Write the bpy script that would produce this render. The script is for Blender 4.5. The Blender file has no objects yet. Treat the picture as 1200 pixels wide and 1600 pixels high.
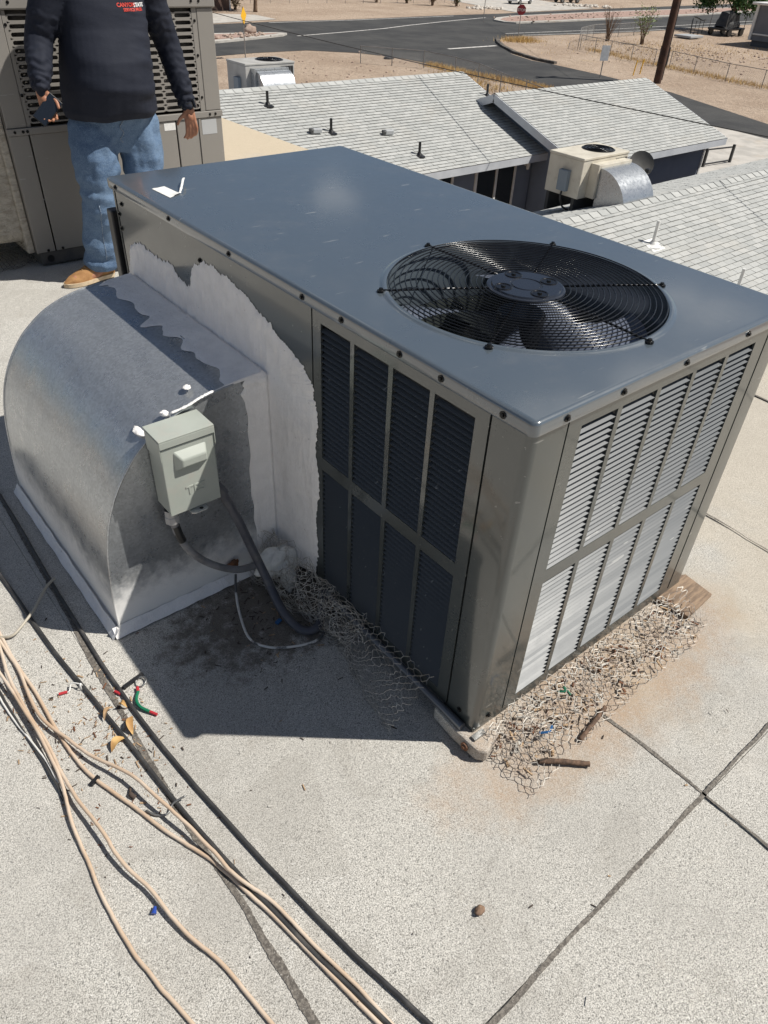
import bpy, bmesh, math, random
from mathutils import Vector, Matrix, noise
from mathutils.bvhtree import BVHTree

random.seed(7)
V = Vector
scene = bpy.context.scene
col = scene.collection

# ------------------------------------------------------------------ camera, sky, sun, exposure
cam_data = bpy.data.cameras.new('camera')
cam_data.sensor_fit = 'VERTICAL'
cam_data.sensor_height = 36.0
cam_data.lens = 1137.08 / 1600.0 * 36.0
cam_data.clip_start = 0.05
cam_data.clip_end = 2000.0
cam = bpy.data.objects.new('camera', cam_data)
col.objects.link(cam)
PITCH, ROLL, YAW = -0.6719, 0.0550, -0.7162
fwd = V((-math.sin(YAW) * math.cos(PITCH), math.cos(YAW) * math.cos(PITCH), math.sin(PITCH)))
rgt0 = V((math.cos(YAW), math.sin(YAW), 0))
up0 = rgt0.cross(fwd)
rgt = math.cos(ROLL) * rgt0 + math.sin(ROLL) * up0
upv = -math.sin(ROLL) * rgt0 + math.cos(ROLL) * up0
m = Matrix((rgt, upv, -fwd)).transposed().to_4x4()
m.translation = V((-0.9833, -0.7116, 1.7491))
cam.matrix_world = m
scene.camera = cam

TO_SUN = V((0.607, -0.500, 1.045)).normalized()
SUN_EL = math.asin(TO_SUN.z)
SUN_AZ = math.atan2(TO_SUN.x, TO_SUN.y)
world = bpy.data.worlds.new('World')
scene.world = world
world.use_nodes = True
wn = world.node_tree
wn.nodes.clear()
w_out = wn.nodes.new('ShaderNodeOutputWorld')
w_bg = wn.nodes.new('ShaderNodeBackground')
w_bg.inputs['Strength'].default_value = 0.05
w_sky = wn.nodes.new('ShaderNodeTexSky')
w_sky.sky_type = 'NISHITA'
w_sky.sun_disc = False
w_sky.sun_elevation = SUN_EL
w_sky.sun_rotation = SUN_AZ
w_sky.altitude = 900
w_sky.air_density = 0.9
w_sky.dust_density = 0.25
w_tc = wn.nodes.new('ShaderNodeTexCoord')
w_map = wn.nodes.new('ShaderNodeMapping')
w_map.inputs['Scale'].default_value = (1, 1, 3.2)
w_map.inputs['Location'].default_value = (1.446, 6.218, 6.805)
w_noise = wn.nodes.new('ShaderNodeTexNoise')
w_noise.inputs['Scale'].default_value = 3.4
w_noise.inputs['Detail'].default_value = 8
w_noise.inputs['Roughness'].default_value = 0.55
w_ramp = wn.nodes.new('ShaderNodeMapRange')
w_ramp.interpolation_type = 'SMOOTHSTEP'
w_ramp.inputs['From Min'].default_value = 0.53
w_ramp.inputs['From Max'].default_value = 0.63
w_ramp.inputs['To Max'].default_value = 0.85
w_mix = wn.nodes.new('ShaderNodeMix')
w_mix.data_type = 'RGBA'
w_mix.inputs['B'].default_value = (13.0, 13.1, 13.3, 1)
wn.links.new(w_tc.outputs['Generated'], w_map.inputs['Vector'])
wn.links.new(w_map.outputs['Vector'], w_noise.inputs['Vector'])
wn.links.new(w_noise.outputs['Fac'], w_ramp.inputs['Value'])
wn.links.new(w_ramp.outputs['Result'], w_mix.inputs['Factor'])
wn.links.new(w_sky.outputs['Color'], w_mix.inputs['A'])
wn.links.new(w_mix.outputs['Result'], w_bg.inputs['Color'])
wn.links.new(w_bg.outputs['Background'], w_out.inputs['Surface'])

sun_data = bpy.data.lights.new('sun', 'SUN')
sun_data.energy = 5.0
sun_data.angle = math.radians(0.53)
sun_data.color = (1.0, 0.955, 0.875)
sun = bpy.data.objects.new('sun', sun_data)
col.objects.link(sun)
sun.rotation_euler = TO_SUN.to_track_quat('Z', 'Y').to_euler()
sun.location = (8, -8, 14)

vs = scene.view_settings
vs.view_transform = 'Standard'
vs.look = 'None'
vs.gamma = 1.0
vs.use_curve_mapping = False
vs.exposure = 0.14
scene.cycles.max_bounces = 8
scene.cycles.use_denoising = True

# ------------------------------------------------------------------ helpers
WORLD = {}


def lerp(a, b, t):
    return a + (b - a) * t


def nz(x, y=0.0, z=0.0):
    return noise.noise(V((x, y, z)))


class MB:
    """collects geometry in world coordinates and links it as one mesh object"""

    def __init__(self):
        self.v, self.f, self.c = [], [], []

    def add(self, vs_, fs_):
        o = len(self.v)
        self.v += [V(p) for p in vs_]
        self.f += [tuple(i + o for i in f) for f in fs_]
        return self

    def box(self, x0, y0, z0, x1, y1, z1):
        return self.add([(x0, y0, z0), (x1, y0, z0), (x1, y1, z0), (x0, y1, z0), (x0, y0, z1), (x1, y0, z1), (x1, y1, z1), (x0, y1, z1)],
                        [(0, 3, 2, 1), (4, 5, 6, 7), (0, 1, 5, 4), (1, 2, 6, 5), (2, 3, 7, 6), (3, 0, 4, 7)])

    def obox(self, c, s, rot):
        h = V(s) / 2
        pts = []
        for z in (-1, 1):
            for (x, y) in ((-1, -1), (1, -1), (1, 1), (-1, 1)):
                pts.append(V(c) + rot @ V((x * h.x, y * h.y, z * h.z)))
        return self.add(pts, [(0, 3, 2, 1), (4, 5, 6, 7), (0, 1, 5, 4), (1, 2, 6, 5), (2, 3, 7, 6), (3, 0, 4, 7)])

    def bar(self, a, b, w, h, upd=(0, 0, 1)):
        a, b = V(a), V(b)
        d = (b - a)
        L = d.length
        d.normalize()
        s = d.cross(V(upd))
        if s.length < 1e-5:
            s = d.cross(V((1, 0, 0)))
        s.normalize()
        u = s.cross(d)
        return self.obox((a + b) / 2, (L, w, h), Matrix((d, s, u)).transposed())

    def tube(self, path, r, n=8, caps=True, flat=1.0):
        P = [V(p) for p in path]
        if not isinstance(r, (list, tuple)):
            r = [r] * len(P)
        o = len(self.v)
        prev = None
        for i, p in enumerate(P):
            d = (P[min(i + 1, len(P) - 1)] - P[max(i - 1, 0)])
            if d.length < 1e-9:
                d = V((0, 0, 1))
            d.normalize()
            if prev is None:
                a = d.cross(V((0, 0, 1)))
                if a.length < 1e-3:
                    a = d.cross(V((1, 0, 0)))
            else:
                a = prev - d * prev.dot(d)
            a.normalize()
            prev = a
            b = d.cross(a)
            for k in range(n):
                t = 2 * math.pi * k / n
                self.v.append(p + a * (math.cos(t) * r[i]) + b * (math.sin(t) * r[i] * flat))
        for i in range(len(P) - 1):
            for k in range(n):
                k2 = (k + 1) % n
                self.f.append((o + i * n + k, o + i * n + k2, o + (i + 1) * n + k2, o + (i + 1) * n + k))
        if caps:
            self.f.append(tuple(o + k for k in reversed(range(n))))
            self.f.append(tuple(o + (len(P) - 1) * n + k for k in range(n)))
        return self

    def lathe(self, prof, c=(0, 0, 0), n=32, axis='z', a0=0, a1=2 * math.pi):
        o = len(self.v)
        full = abs(a1 - a0 - 2 * math.pi) < 1e-6
        cnt = n if full else n + 1
        for (r, h) in prof:
            for k in range(cnt):
                t = a0 + (a1 - a0) * k / n
                x, y = r * math.cos(t), r * math.sin(t)
                q = {'z': (x, y, h), 'y': (x, h, y), 'x': (h, x, y)}[axis]
                self.v.append(V(c) + V(q))
        for i in range(len(prof) - 1):
            for k in range(n):
                k2 = (k + 1) % cnt
                self.f.append((o + i * cnt + k, o + i * cnt + k2, o + (i + 1) * cnt + k2, o + (i + 1) * cnt + k))
        return self

    def torus(self, c, R, r, n=96, mseg=6):
        o = len(self.v)
        for k in range(n):
            t = 2 * math.pi * k / n
            for j in range(mseg):
                s = 2 * math.pi * j / mseg
                rr = R + r * math.cos(s)
                self.v.append(V(c) + V((rr * math.cos(t), rr * math.sin(t), r * math.sin(s))))
        for k in range(n):
            for j in range(mseg):
                a, b = (k + 1) % n, (j + 1) % mseg
                self.f.append((o + k * mseg + j, o + a * mseg + j, o + a * mseg + b, o + k * mseg + b))
        return self

    def grid(self, fn, nu, nv, closeu=False):
        o = len(self.v)
        for i in range(nu if closeu else nu + 1):
            for j in range(nv + 1):
                self.v.append(V(fn(i / nu, j / nv)))
        cu = nu if closeu else nu + 1
        for i in range(nu):
            for j in range(nv):
                a, b = i % cu, (i + 1) % cu
                self.f.append((o + a * (nv + 1) + j, o + b * (nv + 1) + j, o + b * (nv + 1) + j + 1, o + a * (nv + 1) + j + 1))
        return self

    def ball(self, c, r, nu=16, nv=10, fn=None):
        rx, ry, rz = r if isinstance(r, (tuple, list)) else (r, r, r)
        c = V(c)

        def g(u, v):
            t, p = 2 * math.pi * u, math.pi * v
            d = V((math.cos(t) * math.sin(p), math.sin(t) * math.sin(p), -math.cos(p)))
            k = 1 + (fn(d) if fn else 0)
            return c + V((d.x * rx, d.y * ry, d.z * rz)) * k
        return self.grid(g, nu, nv, closeu=True)

    def prism(self, poly, z0, z1):
        n = len(poly)
        o = len(self.v)
        self.v += [V((x, y, z0)) for x, y in poly] + [V((x, y, z1)) for x, y in poly]
        self.f.append(tuple(o + i for i in reversed(range(n))))
        self.f.append(tuple(o + n + i for i in range(n)))
        for i in range(n):
            j = (i + 1) % n
            self.f.append((o + i, o + j, o + n + j, o + n + i))
        return self

    def plate(self, us, ws, holes, fn, depth):
        """flat plate on a u/w lattice with rectangular holes; fn(u, w, d) -> point, d = depth behind the face"""
        o = len(self.v)
        nu, nw = len(us), len(ws)
        for d in (0.0, depth):
            for u in us:
                for w in ws:
                    self.v.append(V(fn(u, w, d)))
        idx = lambda i, j, s: o + s * nu * nw + i * nw + j
        solid = lambda i, j: 0 <= i < nu - 1 and 0 <= j < nw - 1 and (i, j) not in holes
        for i in range(nu - 1):
            for j in range(nw - 1):
                if not solid(i, j):
                    continue
                for s in (0, 1):
                    self.f.append((idx(i, j, s), idx(i + 1, j, s), idx(i + 1, j + 1, s), idx(i, j + 1, s)))
                for (a, b, di, dj) in (((i, j), (i + 1, j), 0, -1), ((i, j + 1), (i + 1, j + 1), 0, 1), ((i, j), (i, j + 1), -1, 0), ((i + 1, j), (i + 1, j + 1), 1, 0)):
                    if not solid(i + di, j + dj):
                        self.f.append((idx(*a, 0), idx(*b, 0), idx(*b, 1), idx(*a, 1)))
        return self

    def mesh(self, name, smooth=False, bevel=0.0, segs=2, weld=0.0, recalc=True):
        me = bpy.data.meshes.new(name)
        me.from_pydata([tuple(p) for p in self.v], [], self.f)
        bm = bmesh.new()
        bm.from_mesh(me)
        if weld:
            bmesh.ops.remove_doubles(bm, verts=bm.verts, dist=weld)
        if recalc:
            bmesh.ops.recalc_face_normals(bm, faces=bm.faces)
        if bevel:
            ed = [e for e in bm.edges if len(e.link_faces) == 2 and e.calc_face_angle(0) > 0.6]
            bmesh.ops.bevel(bm, geom=ed, offset=bevel, segments=segs, profile=0.5, affect='EDGES', clamp_overlap=True)
        bm.to_mesh(me)
        bm.free()
        if smooth:
            for p in me.polygons:
                p.use_smooth = True
            if smooth != 'all':
                try:
                    me.set_sharp_from_angle(angle=math.radians(38))
                except Exception:
                    pass
        return me

    def build(self, name, mat, parent=None, **kw):
        return link(name, self.mesh(name, **kw), mat, parent)


def link(name, me, mat, parent=None, loc=None, rot=None):
    """an object for a mesh given in world coordinates; a top-level one gets its origin at its base"""
    if mat is not None and not me.materials:
        me.materials.append(mat)
    o = bpy.data.objects.new(name, me)
    col.objects.link(o)
    M_ = Matrix.Identity(4)
    if loc is not None:
        M_ = Matrix.Translation(V(loc)) @ (rot.to_4x4() if rot is not None else Matrix.Identity(4))
    elif parent is None and len(me.vertices):
        xs = [v.co.x for v in me.vertices]
        ys = [v.co.y for v in me.vertices]
        zs = [v.co.z for v in me.vertices]
        b = V(((min(xs) + max(xs)) / 2, (min(ys) + max(ys)) / 2, min(zs)))
        me.transform(Matrix.Translation(-b))
        M_ = Matrix.Translation(b)
    WORLD[o] = M_
    if parent is not None:
        o.parent = parent
        o.matrix_parent_inverse = WORLD[parent].inverted()
    o.matrix_basis = M_
    return o


def empty(name, loc):
    o = bpy.data.objects.new(name, None)
    col.objects.link(o)
    o.empty_display_size = 0.1
    o.location = loc
    WORLD[o] = Matrix.Translation(V(loc))
    return o


def tag(o, label=None, cat=None, group=None, kind=None):
    if label:
        o['label'] = label
    if cat:
        o['category'] = cat
    if group:
        o['group'] = group
    if kind:
        o['kind'] = kind
    return o


def spline(pts, n=8):
    """Catmull-Rom through the points"""
    P = [V(p) for p in pts]
    out = []
    for i in range(len(P) - 1):
        p0, p1, p2, p3 = P[max(i - 1, 0)], P[i], P[i + 1], P[min(i + 2, len(P) - 1)]
        for k in range(n):
            t = k / n
            out.append(0.5 * ((2 * p1) + (p2 - p0) * t + (2 * p0 - 5 * p1 + 4 * p2 - p3) * t * t + (3 * p1 - p0 - 3 * p2 + p3) * t ** 3))
    out.append(P[-1])
    return out


def text_mesh(body, size, extrude=0.0, bold=0.0, align='CENTER'):
    cu = bpy.data.curves.new('text', 'FONT')
    cu.body = body
    cu.size = size
    cu.extrude = extrude
    cu.offset = bold
    cu.align_x = align
    cu.align_y = 'CENTER'
    cu.resolution_u = 3
    ob = bpy.data.objects.new('text', cu)
    col.objects.link(ob)
    dg = bpy.context.evaluated_depsgraph_get()
    me = bpy.data.meshes.new_from_object(ob.evaluated_get(dg))
    bpy.data.objects.remove(ob)
    bpy.data.curves.remove(cu)
    me.materials.clear()
    return me


# ------------------------------------------------------------------ materials
class NT:
    def __init__(self, name):
        self.mat = bpy.data.materials.new(name)
        self.mat.use_nodes = True
        self.t = self.mat.node_tree
        self.t.nodes.clear()
        self.out = self.t.nodes.new('ShaderNodeOutputMaterial')
        self.b = self.t.nodes.new('ShaderNodeBsdfPrincipled')
        self.t.links.new(self.b.outputs[0], self.out.inputs['Surface'])
        g = self.t.nodes.new('ShaderNodeNewGeometry')
        self.pos = g.outputs['Position']

    def link(self, a, b):
        self.t.links.new(a, b)

    def setin(self, sock, val):
        if hasattr(val, 'links') or hasattr(val, 'is_output'):
            self.link(val, sock)
        elif isinstance(val, (tuple, list)) and len(val) == 3 and sock.type == 'RGBA':
            sock.default_value = (*val, 1)
        else:
            sock.default_value = val

    def noise(self, scale, detail=4, rough=0.55, vec=None, dist=0.0):
        n = self.t.nodes.new('ShaderNodeTexNoise')
        n.inputs['Scale'].default_value = scale
        n.inputs['Detail'].default_value = detail
        n.inputs['Roughness'].default_value = rough
        n.inputs['Distortion'].default_value = dist
        self.link(vec or self.pos, n.inputs['Vector'])
        return n.outputs['Fac']

    def voronoi(self, scale, vec=None, out='Distance', feature='F1'):
        n = self.t.nodes.new('ShaderNodeTexVoronoi')
        n.feature = feature
        n.inputs['Scale'].default_value = scale
        self.link(vec or self.pos, n.inputs['Vector'])
        return n.outputs[out]

    def mapv(self, scale=(1, 1, 1), loc=(0, 0, 0), rot=(0, 0, 0), vec=None):
        n = self.t.nodes.new('ShaderNodeMapping')
        n.inputs['Scale'].default_value = scale
        n.inputs['Location'].default_value = loc
        n.inputs['Rotation'].default_value = rot
        self.link(vec or self.pos, n.inputs['Vector'])
        return n.outputs[0]

    def rng(self, val, a, b, c=0.0, d=1.0, smooth=True):
        n = self.t.nodes.new('ShaderNodeMapRange')
        n.interpolation_type = 'SMOOTHSTEP' if smooth else 'LINEAR'
        self.setin(n.inputs['Value'], val)
        n.inputs['From Min'].default_value = a
        n.inputs['From Max'].default_value = b
        n.inputs['To Min'].default_value = c
        n.inputs['To Max'].default_value = d
        return n.outputs[0]

    def math(self, op, a, b=0.0):
        n = self.t.nodes.new('ShaderNodeMath')
        n.operation = op
        self.setin(n.inputs[0], a)
        self.setin(n.inputs[1], b)
        return n.outputs[0]

    def mix(self, fac, a, b, blend='MIX'):
        n = self.t.nodes.new('ShaderNodeMix')
        n.data_type = 'RGBA'
        n.blend_type = blend
        self.setin(n.inputs['Factor'], fac)
        self.setin(n.inputs['A'], a)
        self.setin(n.inputs['B'], b)
        return n.outputs['Result']

    def xyz(self, vec=None):
        n = self.t.nodes.new('ShaderNodeSeparateXYZ')
        self.link(vec or self.pos, n.inputs[0])
        return n.outputs

    def rand(self):
        return self.t.nodes.new('ShaderNodeObjectInfo').outputs['Random']

    def attr(self, name):
        n = self.t.nodes.new('ShaderNodeAttribute')
        n.attribute_name = name
        return n.outputs['Fac']

    def bump(self, h, strength=0.3, dist=0.01, prev=None):
        n = self.t.nodes.new('ShaderNodeBump')
        n.inputs['Strength'].default_value = strength
        n.inputs['Distance'].default_value = dist
        self.link(h, n.inputs['Height'])
        if prev:
            self.link(prev, n.inputs['Normal'])
        self.link(n.outputs[0], self.b.inputs['Normal'])
        return n.outputs[0]

    def done(self, color=None, rough=None, metal=None, spec=None, coat=None, coat_rough=None, **kw):
        b = self.b.inputs
        if color is not None:
            self.setin(b['Base Color'], color)
        if rough is not None:
            self.setin(b['Roughness'], rough)
        if metal is not None:
            self.setin(b['Metallic'], metal)
        if spec is not None:
            self.setin(b['Specular IOR Level'], spec)
        if coat is not None:
            self.setin(b['Coat Weight'], coat)
        if coat_rough is not None:
            self.setin(b['Coat Roughness'], coat_rough)
        for k, v_ in kw.items():
            self.setin(b[k], v_)
        return self.mat


def pm(name, c1, c2=None, scale=6.0, lo=0.35, hi=0.68, rough=0.6, metal=0.0, spec=0.5, bump=0.0, bscale=80.0, bdist=0.004, dust=None, dscale=3.0, coat=0.0):
    n = NT(name)
    c = c1
    if c2 is not None:
        c = n.mix(n.rng(n.noise(scale, 6), lo, hi), c1, c2)
    if dust is not None:
        c = n.mix(n.rng(n.noise(dscale, 8, 0.65), 0.5, 0.75, 0, 0.7), c, dust)
    if bump:
        n.bump(n.noise(bscale, 5, 0.6), bump, bdist)
    return n.done(c, rough, metal, spec, coat=coat)


def make_paint(name, col_, rough=0.27, wob=0.25, dust=(0.30, 0.28, 0.25), dustamt=0.18, coat=0.0, coat_rough=0.1):
    """factory enamel on sheet metal: slight oil-canning, dust and scuffs"""
    n = NT(name)
    d = n.rng(n.noise(7, 9, 0.7), 0.48, 0.85, 0, dustamt)
    c = n.mix(d, col_, dust)
    ws = n.rng(n.voronoi(38), 0.0, 0.22, 0.10, 0.0)
    c = n.mix(n.math('MULTIPLY', ws, n.rng(n.noise(3.3, 5), 0.45, 0.6)), c, dust)
    sc = n.rng(n.noise(60, 2, 0.5, vec=n.mapv((0.15, 1, 1))), 0.71, 0.75, 0, 0.35)
    c = n.mix(sc, c, (0.42, 0.42, 0.40))
    r = n.rng(n.noise(5, 8, 0.7), 0.3, 0.8, rough - 0.04, rough + 0.08)
    b1 = n.bump(n.noise(2.2, 2), wob, 0.02)
    n.bump(n.noise(700, 2), 0.04, 0.001, prev=b1)
    return n.done(c, r, 0.0, 0.5, coat=coat, coat_rough=coat_rough, **({'Coat IOR': 1.9} if coat else {}))


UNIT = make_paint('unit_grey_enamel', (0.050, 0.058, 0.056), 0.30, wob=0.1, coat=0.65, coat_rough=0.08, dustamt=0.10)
UNIT_TOP = make_paint('unit_enamel_sky_tinted', (0.080, 0.100, 0.120), 0.3, wob=0.05, dustamt=0.16, coat=1.0, coat_rough=0.09)  # cabinet enamel with the blue sky reflection mixed into its base colour
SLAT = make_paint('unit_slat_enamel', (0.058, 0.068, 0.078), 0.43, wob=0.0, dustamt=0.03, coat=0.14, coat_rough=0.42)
OLD = make_paint('old_unit_taupe_enamel', (0.25, 0.235, 0.215), 0.5, dustamt=0.45)
BLACK = pm('black_plastic', (0.012, 0.012, 0.013), (0.022, 0.022, 0.024), rough=0.35)
BLACKWIRE = pm('black_coated_wire', (0.008, 0.008, 0.009), rough=0.2)
BLACKMET = make_paint('fan_black_enamel', (0.015, 0.016, 0.019), 0.16, wob=0.5, dustamt=0.06)
DARK = pm('dark_interior', (0.014, 0.015, 0.017), (0.03, 0.03, 0.032), scale=30, rough=0.55)
COIL = pm('coil_fins', (0.022, 0.025, 0.032), (0.01, 0.011, 0.014), scale=90, rough=0.4, metal=0.5)
SCREW = pm('dark_screw', (0.02, 0.02, 0.02), rough=0.25, metal=0.6)
STEEL = pm('dull_steel', (0.35, 0.35, 0.34), (0.2, 0.2, 0.2), scale=30, rough=0.4, metal=0.8)
PAPER = pm('white_paper', (0.80, 0.79, 0.76), (0.68, 0.68, 0.66), scale=60, rough=0.7)
WIRE_GALV = pm('galvanised_wire', (0.46, 0.44, 0.40), (0.18, 0.13, 0.10), scale=18, rough=0.5, metal=0.3)
WIRE_DARK = pm('weathered_wire', (0.60, 0.58, 0.54), (0.36, 0.33, 0.29), scale=25, rough=0.5, metal=0.1)


def make_galv(name, oversp=True, base=(0.46, 0.48, 0.50)):
    n = NT(name)
    cell = n.voronoi(150, out='Color')
    v = n.xyz(cell)[0]
    st = n.noise(26, 6, 0.7, vec=n.mapv((1, 0.18, 1)))
    c = n.mix(v, tuple(x * 0.88 for x in base), tuple(min(1, x * 1.14) for x in base))
    c = n.mix(n.rng(st, 0.45, 0.75, 0, 0.30), c, (0.26, 0.27, 0.28))
    c = n.mix(n.rng(n.noise(5, 9, 0.7), 0.52, 0.75, 0, 0.4), c, (0.48, 0.49, 0.49))
    r = n.rng(n.noise(14, 6, 0.7), 0.35, 0.65, 0.26, 0.35)
    met = 0.72
    if oversp:
        z = n.xyz()[2]
        zz = n.math('ADD', z, n.rng(n.noise(30, 8, 0.7), 0.2, 0.8, -0.045, 0.035))
        k = n.rng(zz, 0.08, 0.24, 1, 0)
        c = n.mix(k, c, (0.85, 0.84, 0.82))
        met = n.math('MULTIPLY', n.math('SUBTRACT', 1.0, k), 0.72)
        r = n.math('ADD', n.math('MULTIPLY', k, 0.25), r)
    n.bump(n.noise(3.5, 3), 0.25, 0.02)
    return n.done(c, r, met, 0.5)


GALV = make_galv('galvanised_steel_oversprayed')
GALV2 = make_galv('galvanised_steel', False)


def make_mastic(name, c1=(0.90, 0.88, 0.865)):
    n = NT(name)
    g = n.noise(16, 8, 0.7)
    c = n.mix(n.rng(g, 0.35, 0.75, 0, 0.8), c1, tuple(x * 0.86 for x in c1))
    c = n.mix(n.rng(n.noise(60, 4, 0.6), 0.68, 0.74, 0, 0.5), c, (0.30, 0.28, 0.25))
    b1 = n.bump(n.noise(45, 6, 0.65, vec=n.mapv((1, 1, 0.25))), 0.6, 0.012)
    n.bump(n.noise(180, 3), 0.25, 0.003, prev=b1)
    return n.done(c, 0.62, 0, 0.35)


MASTIC = make_mastic('white_sealant')


def make_roofing():
    n = NT('mineral_roofing')
    x, y, z = n.xyz()
    gv = n.mapv(rot=(0.43, 0.31, 0.22), loc=(0.37, 1.13, 0.71))
    gr = n.noise(360, 3, 0.8, vec=gv)
    c = n.mix(n.rng(gr, 0.36, 0.62), (0.195, 0.19, 0.175), (0.69, 0.665, 0.615))
    c = n.mix(n.rng(n.noise(190, 2, 0.6, vec=gv), 0.61, 0.68, 0, 0.8), c, (0.10, 0.10, 0.095))
    c = n.mix(n.rng(n.noise(260, 1, vec=gv), 0.63, 0.72, 0, 0.6), c, (0.84, 0.83, 0.80))
    # weathering in broad patches
    c = n.mix(n.rng(n.noise(1.6, 7, 0.6), 0.42, 0.66, 0, 0.38), c, (0.36, 0.345, 0.32))
    c = n.mix(n.rng(n.noise(2.3, 9, 0.75, vec=n.mapv(loc=(4, 2, 1))), 0.53, 0.72, 0, 0.4), c, (0.60, 0.575, 0.53))
    c = n.mix(n.rng(n.noise(3.1, 3, 0.5, vec=n.mapv(loc=(7, 1, 3)), dist=1.2), 0.565, 0.58, 0, 0.16), c, (0.27, 0.25, 0.22))
    c = n.mix(n.rng(n.noise(9, 8, 0.65), 0.56, 0.8, 0, 0.35), c, (0.34, 0.30, 0.25))
    # rusty dirt washed out along the condenser base
    dx = n.math('DIVIDE', n.math('SUBTRACT', x, 0.50), 0.62)
    dy = n.math('DIVIDE', n.math('ADD', y, 0.09), 0.20)
    d = n.math('ADD', n.math('MULTIPLY', dx, dx), n.math('MULTIPLY', dy, dy))
    d = n.math('ADD', d, n.rng(n.noise(7, 7, 0.65), 0.2, 0.8, -0.9, 0.9, smooth=False))
    c = n.mix(n.math('MULTIPLY', n.rng(d, 0.0, 1.7, 0.85, 0), n.rng(n.noise(120, 4, 0.7, vec=gv), 0.3, 0.6, 0.55, 1)), c, n.mix(gr, (0.30, 0.20, 0.13), (0.52, 0.40, 0.29)))
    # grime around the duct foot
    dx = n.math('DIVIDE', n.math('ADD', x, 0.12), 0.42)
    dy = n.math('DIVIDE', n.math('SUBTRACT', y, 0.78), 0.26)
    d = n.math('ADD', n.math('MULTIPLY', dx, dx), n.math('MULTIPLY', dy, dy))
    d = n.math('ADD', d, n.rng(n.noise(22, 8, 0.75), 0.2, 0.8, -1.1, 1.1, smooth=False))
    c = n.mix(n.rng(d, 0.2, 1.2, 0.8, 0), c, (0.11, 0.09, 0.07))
    # sandy stain on the far strip of the roof
    k = n.math('ADD', n.math('MULTIPLY', n.math('ADD', x, n.math('MULTIPLY', y, 0.35)), 1.0), n.rng(n.noise(1.4, 6), 0.2, 0.8, -1.2, 1.2))
    c = n.mix(n.rng(k, 3.0, 4.6, 0, 0.75), c, (0.62, 0.50, 0.34))
    k2 = n.math('ADD', x, n.rng(n.noise(2.5, 6), 0.2, 0.8, -0.8, 0.8))
    c = n.mix(n.rng(k2, 0.7, 1.7, 0, 0.45), c, (0.50, 0.43, 0.33))
    b1 = n.bump(gr, 0.55, 0.004)
    n.bump(n.noise(5, 4), 0.3, 0.02, prev=b1)
    return n.done(c, 0.9, 0, 0.25)


ROOFING = make_roofing()


def make_tar():
    n = NT('asphalt_bleed')
    g = n.noise(140, 5, 0.7)
    c = n.mix(n.rng(g, 0.4, 0.62), (0.085, 0.075, 0.065), (0.20, 0.18, 0.155))
    c = n.mix(n.rng(n.noise(260, 2), 0.66, 0.72, 0, 0.8), c, (0.5, 0.48, 0.44))
    n.bump(g, 0.4, 0.003)
    return n.done(c, 0.75)


TAR = make_tar()

# ------------------------------------------------------------------ ground and streets
ZG = -5.6


def sheet(name, poly, z, mat, thick=0.0):
    mb = MB()
    mb.add([(x, y, z) for x, y in poly], [tuple(range(len(poly)))])
    return mb


def make_dirt():
    n = NT('desert_dirt')
    a = n.noise(0.18, 8, 0.65)
    c = n.mix(n.rng(a, 0.35, 0.68), (0.46, 0.362, 0.28), (0.36, 0.272, 0.205))
    c = n.mix(n.rng(n.noise(1.6, 9, 0.75), 0.45, 0.75, 0, 0.75), c, (0.27, 0.20, 0.15))
    c = n.mix(n.rng(n.noise(5.5, 6, 0.7), 0.58, 0.72, 0, 0.7), c, (0.58, 0.50, 0.42))
    c = n.mix(n.rng(n.noise(0.35, 7, 0.7), 0.60, 0.74, 0, 0.6), c, (0.40, 0.29, 0.16))
    b = n.bump(n.noise(2.5, 8, 0.7), 0.9, 0.25)
    return n.done(c, 0.95, 0, 0.2)


def make_asphalt():
    n = NT('street_asphalt')
    c = n.mix(n.rng(n.noise(0.3, 8, 0.65), 0.3, 0.7), (0.040, 0.040, 0.041), (0.070, 0.069, 0.067))
    c = n.mix(n.rng(n.noise(1.2, 8, 0.7, vec=n.mapv((0.12, 1, 1))), 0.5, 0.75, 0, 0.5), c, (0.092, 0.088, 0.083))
    c = n.mix(n.rng(n.noise(0.8, 3, 0.5, vec=n.mapv((1, 0.1, 1)), dist=2), 0.60, 0.63, 0, 0.4), c, (0.035, 0.035, 0.036))
    n.bump(n.noise(40, 4), 0.3, 0.02)
    return n.done(c, 0.85, 0, 0.3)


DIRT = make_dirt()
ASPHALT = make_asphalt()
CONCRETE = pm('kerb_concrete', (0.50, 0.47, 0.43), (0.38, 0.36, 0.33), scale=1.5, rough=0.9, bump=0.2, bscale=12, dust=(0.45, 0.36, 0.27), dscale=0.6)
GRAVEL = pm('pink_gravel', (0.42, 0.29, 0.24), (0.28, 0.19, 0.16), scale=5, rough=0.95, bump=0.6, bscale=8, bdist=0.1)
PAINTLINE = pm('worn_road_paint', (0.62, 0.60, 0.57), (0.25, 0.24, 0.23), scale=4, lo=0.45, hi=0.75, rough=0.8)

gmb = MB()


def gz(x, y):
    return ZG


gmb.grid(lambda u, v: (-700 + 1400 * u, -500 + 1400 * v, ZG), 8, 8)
tag(gmb.build('ground', DIRT), kind='structure')

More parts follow.
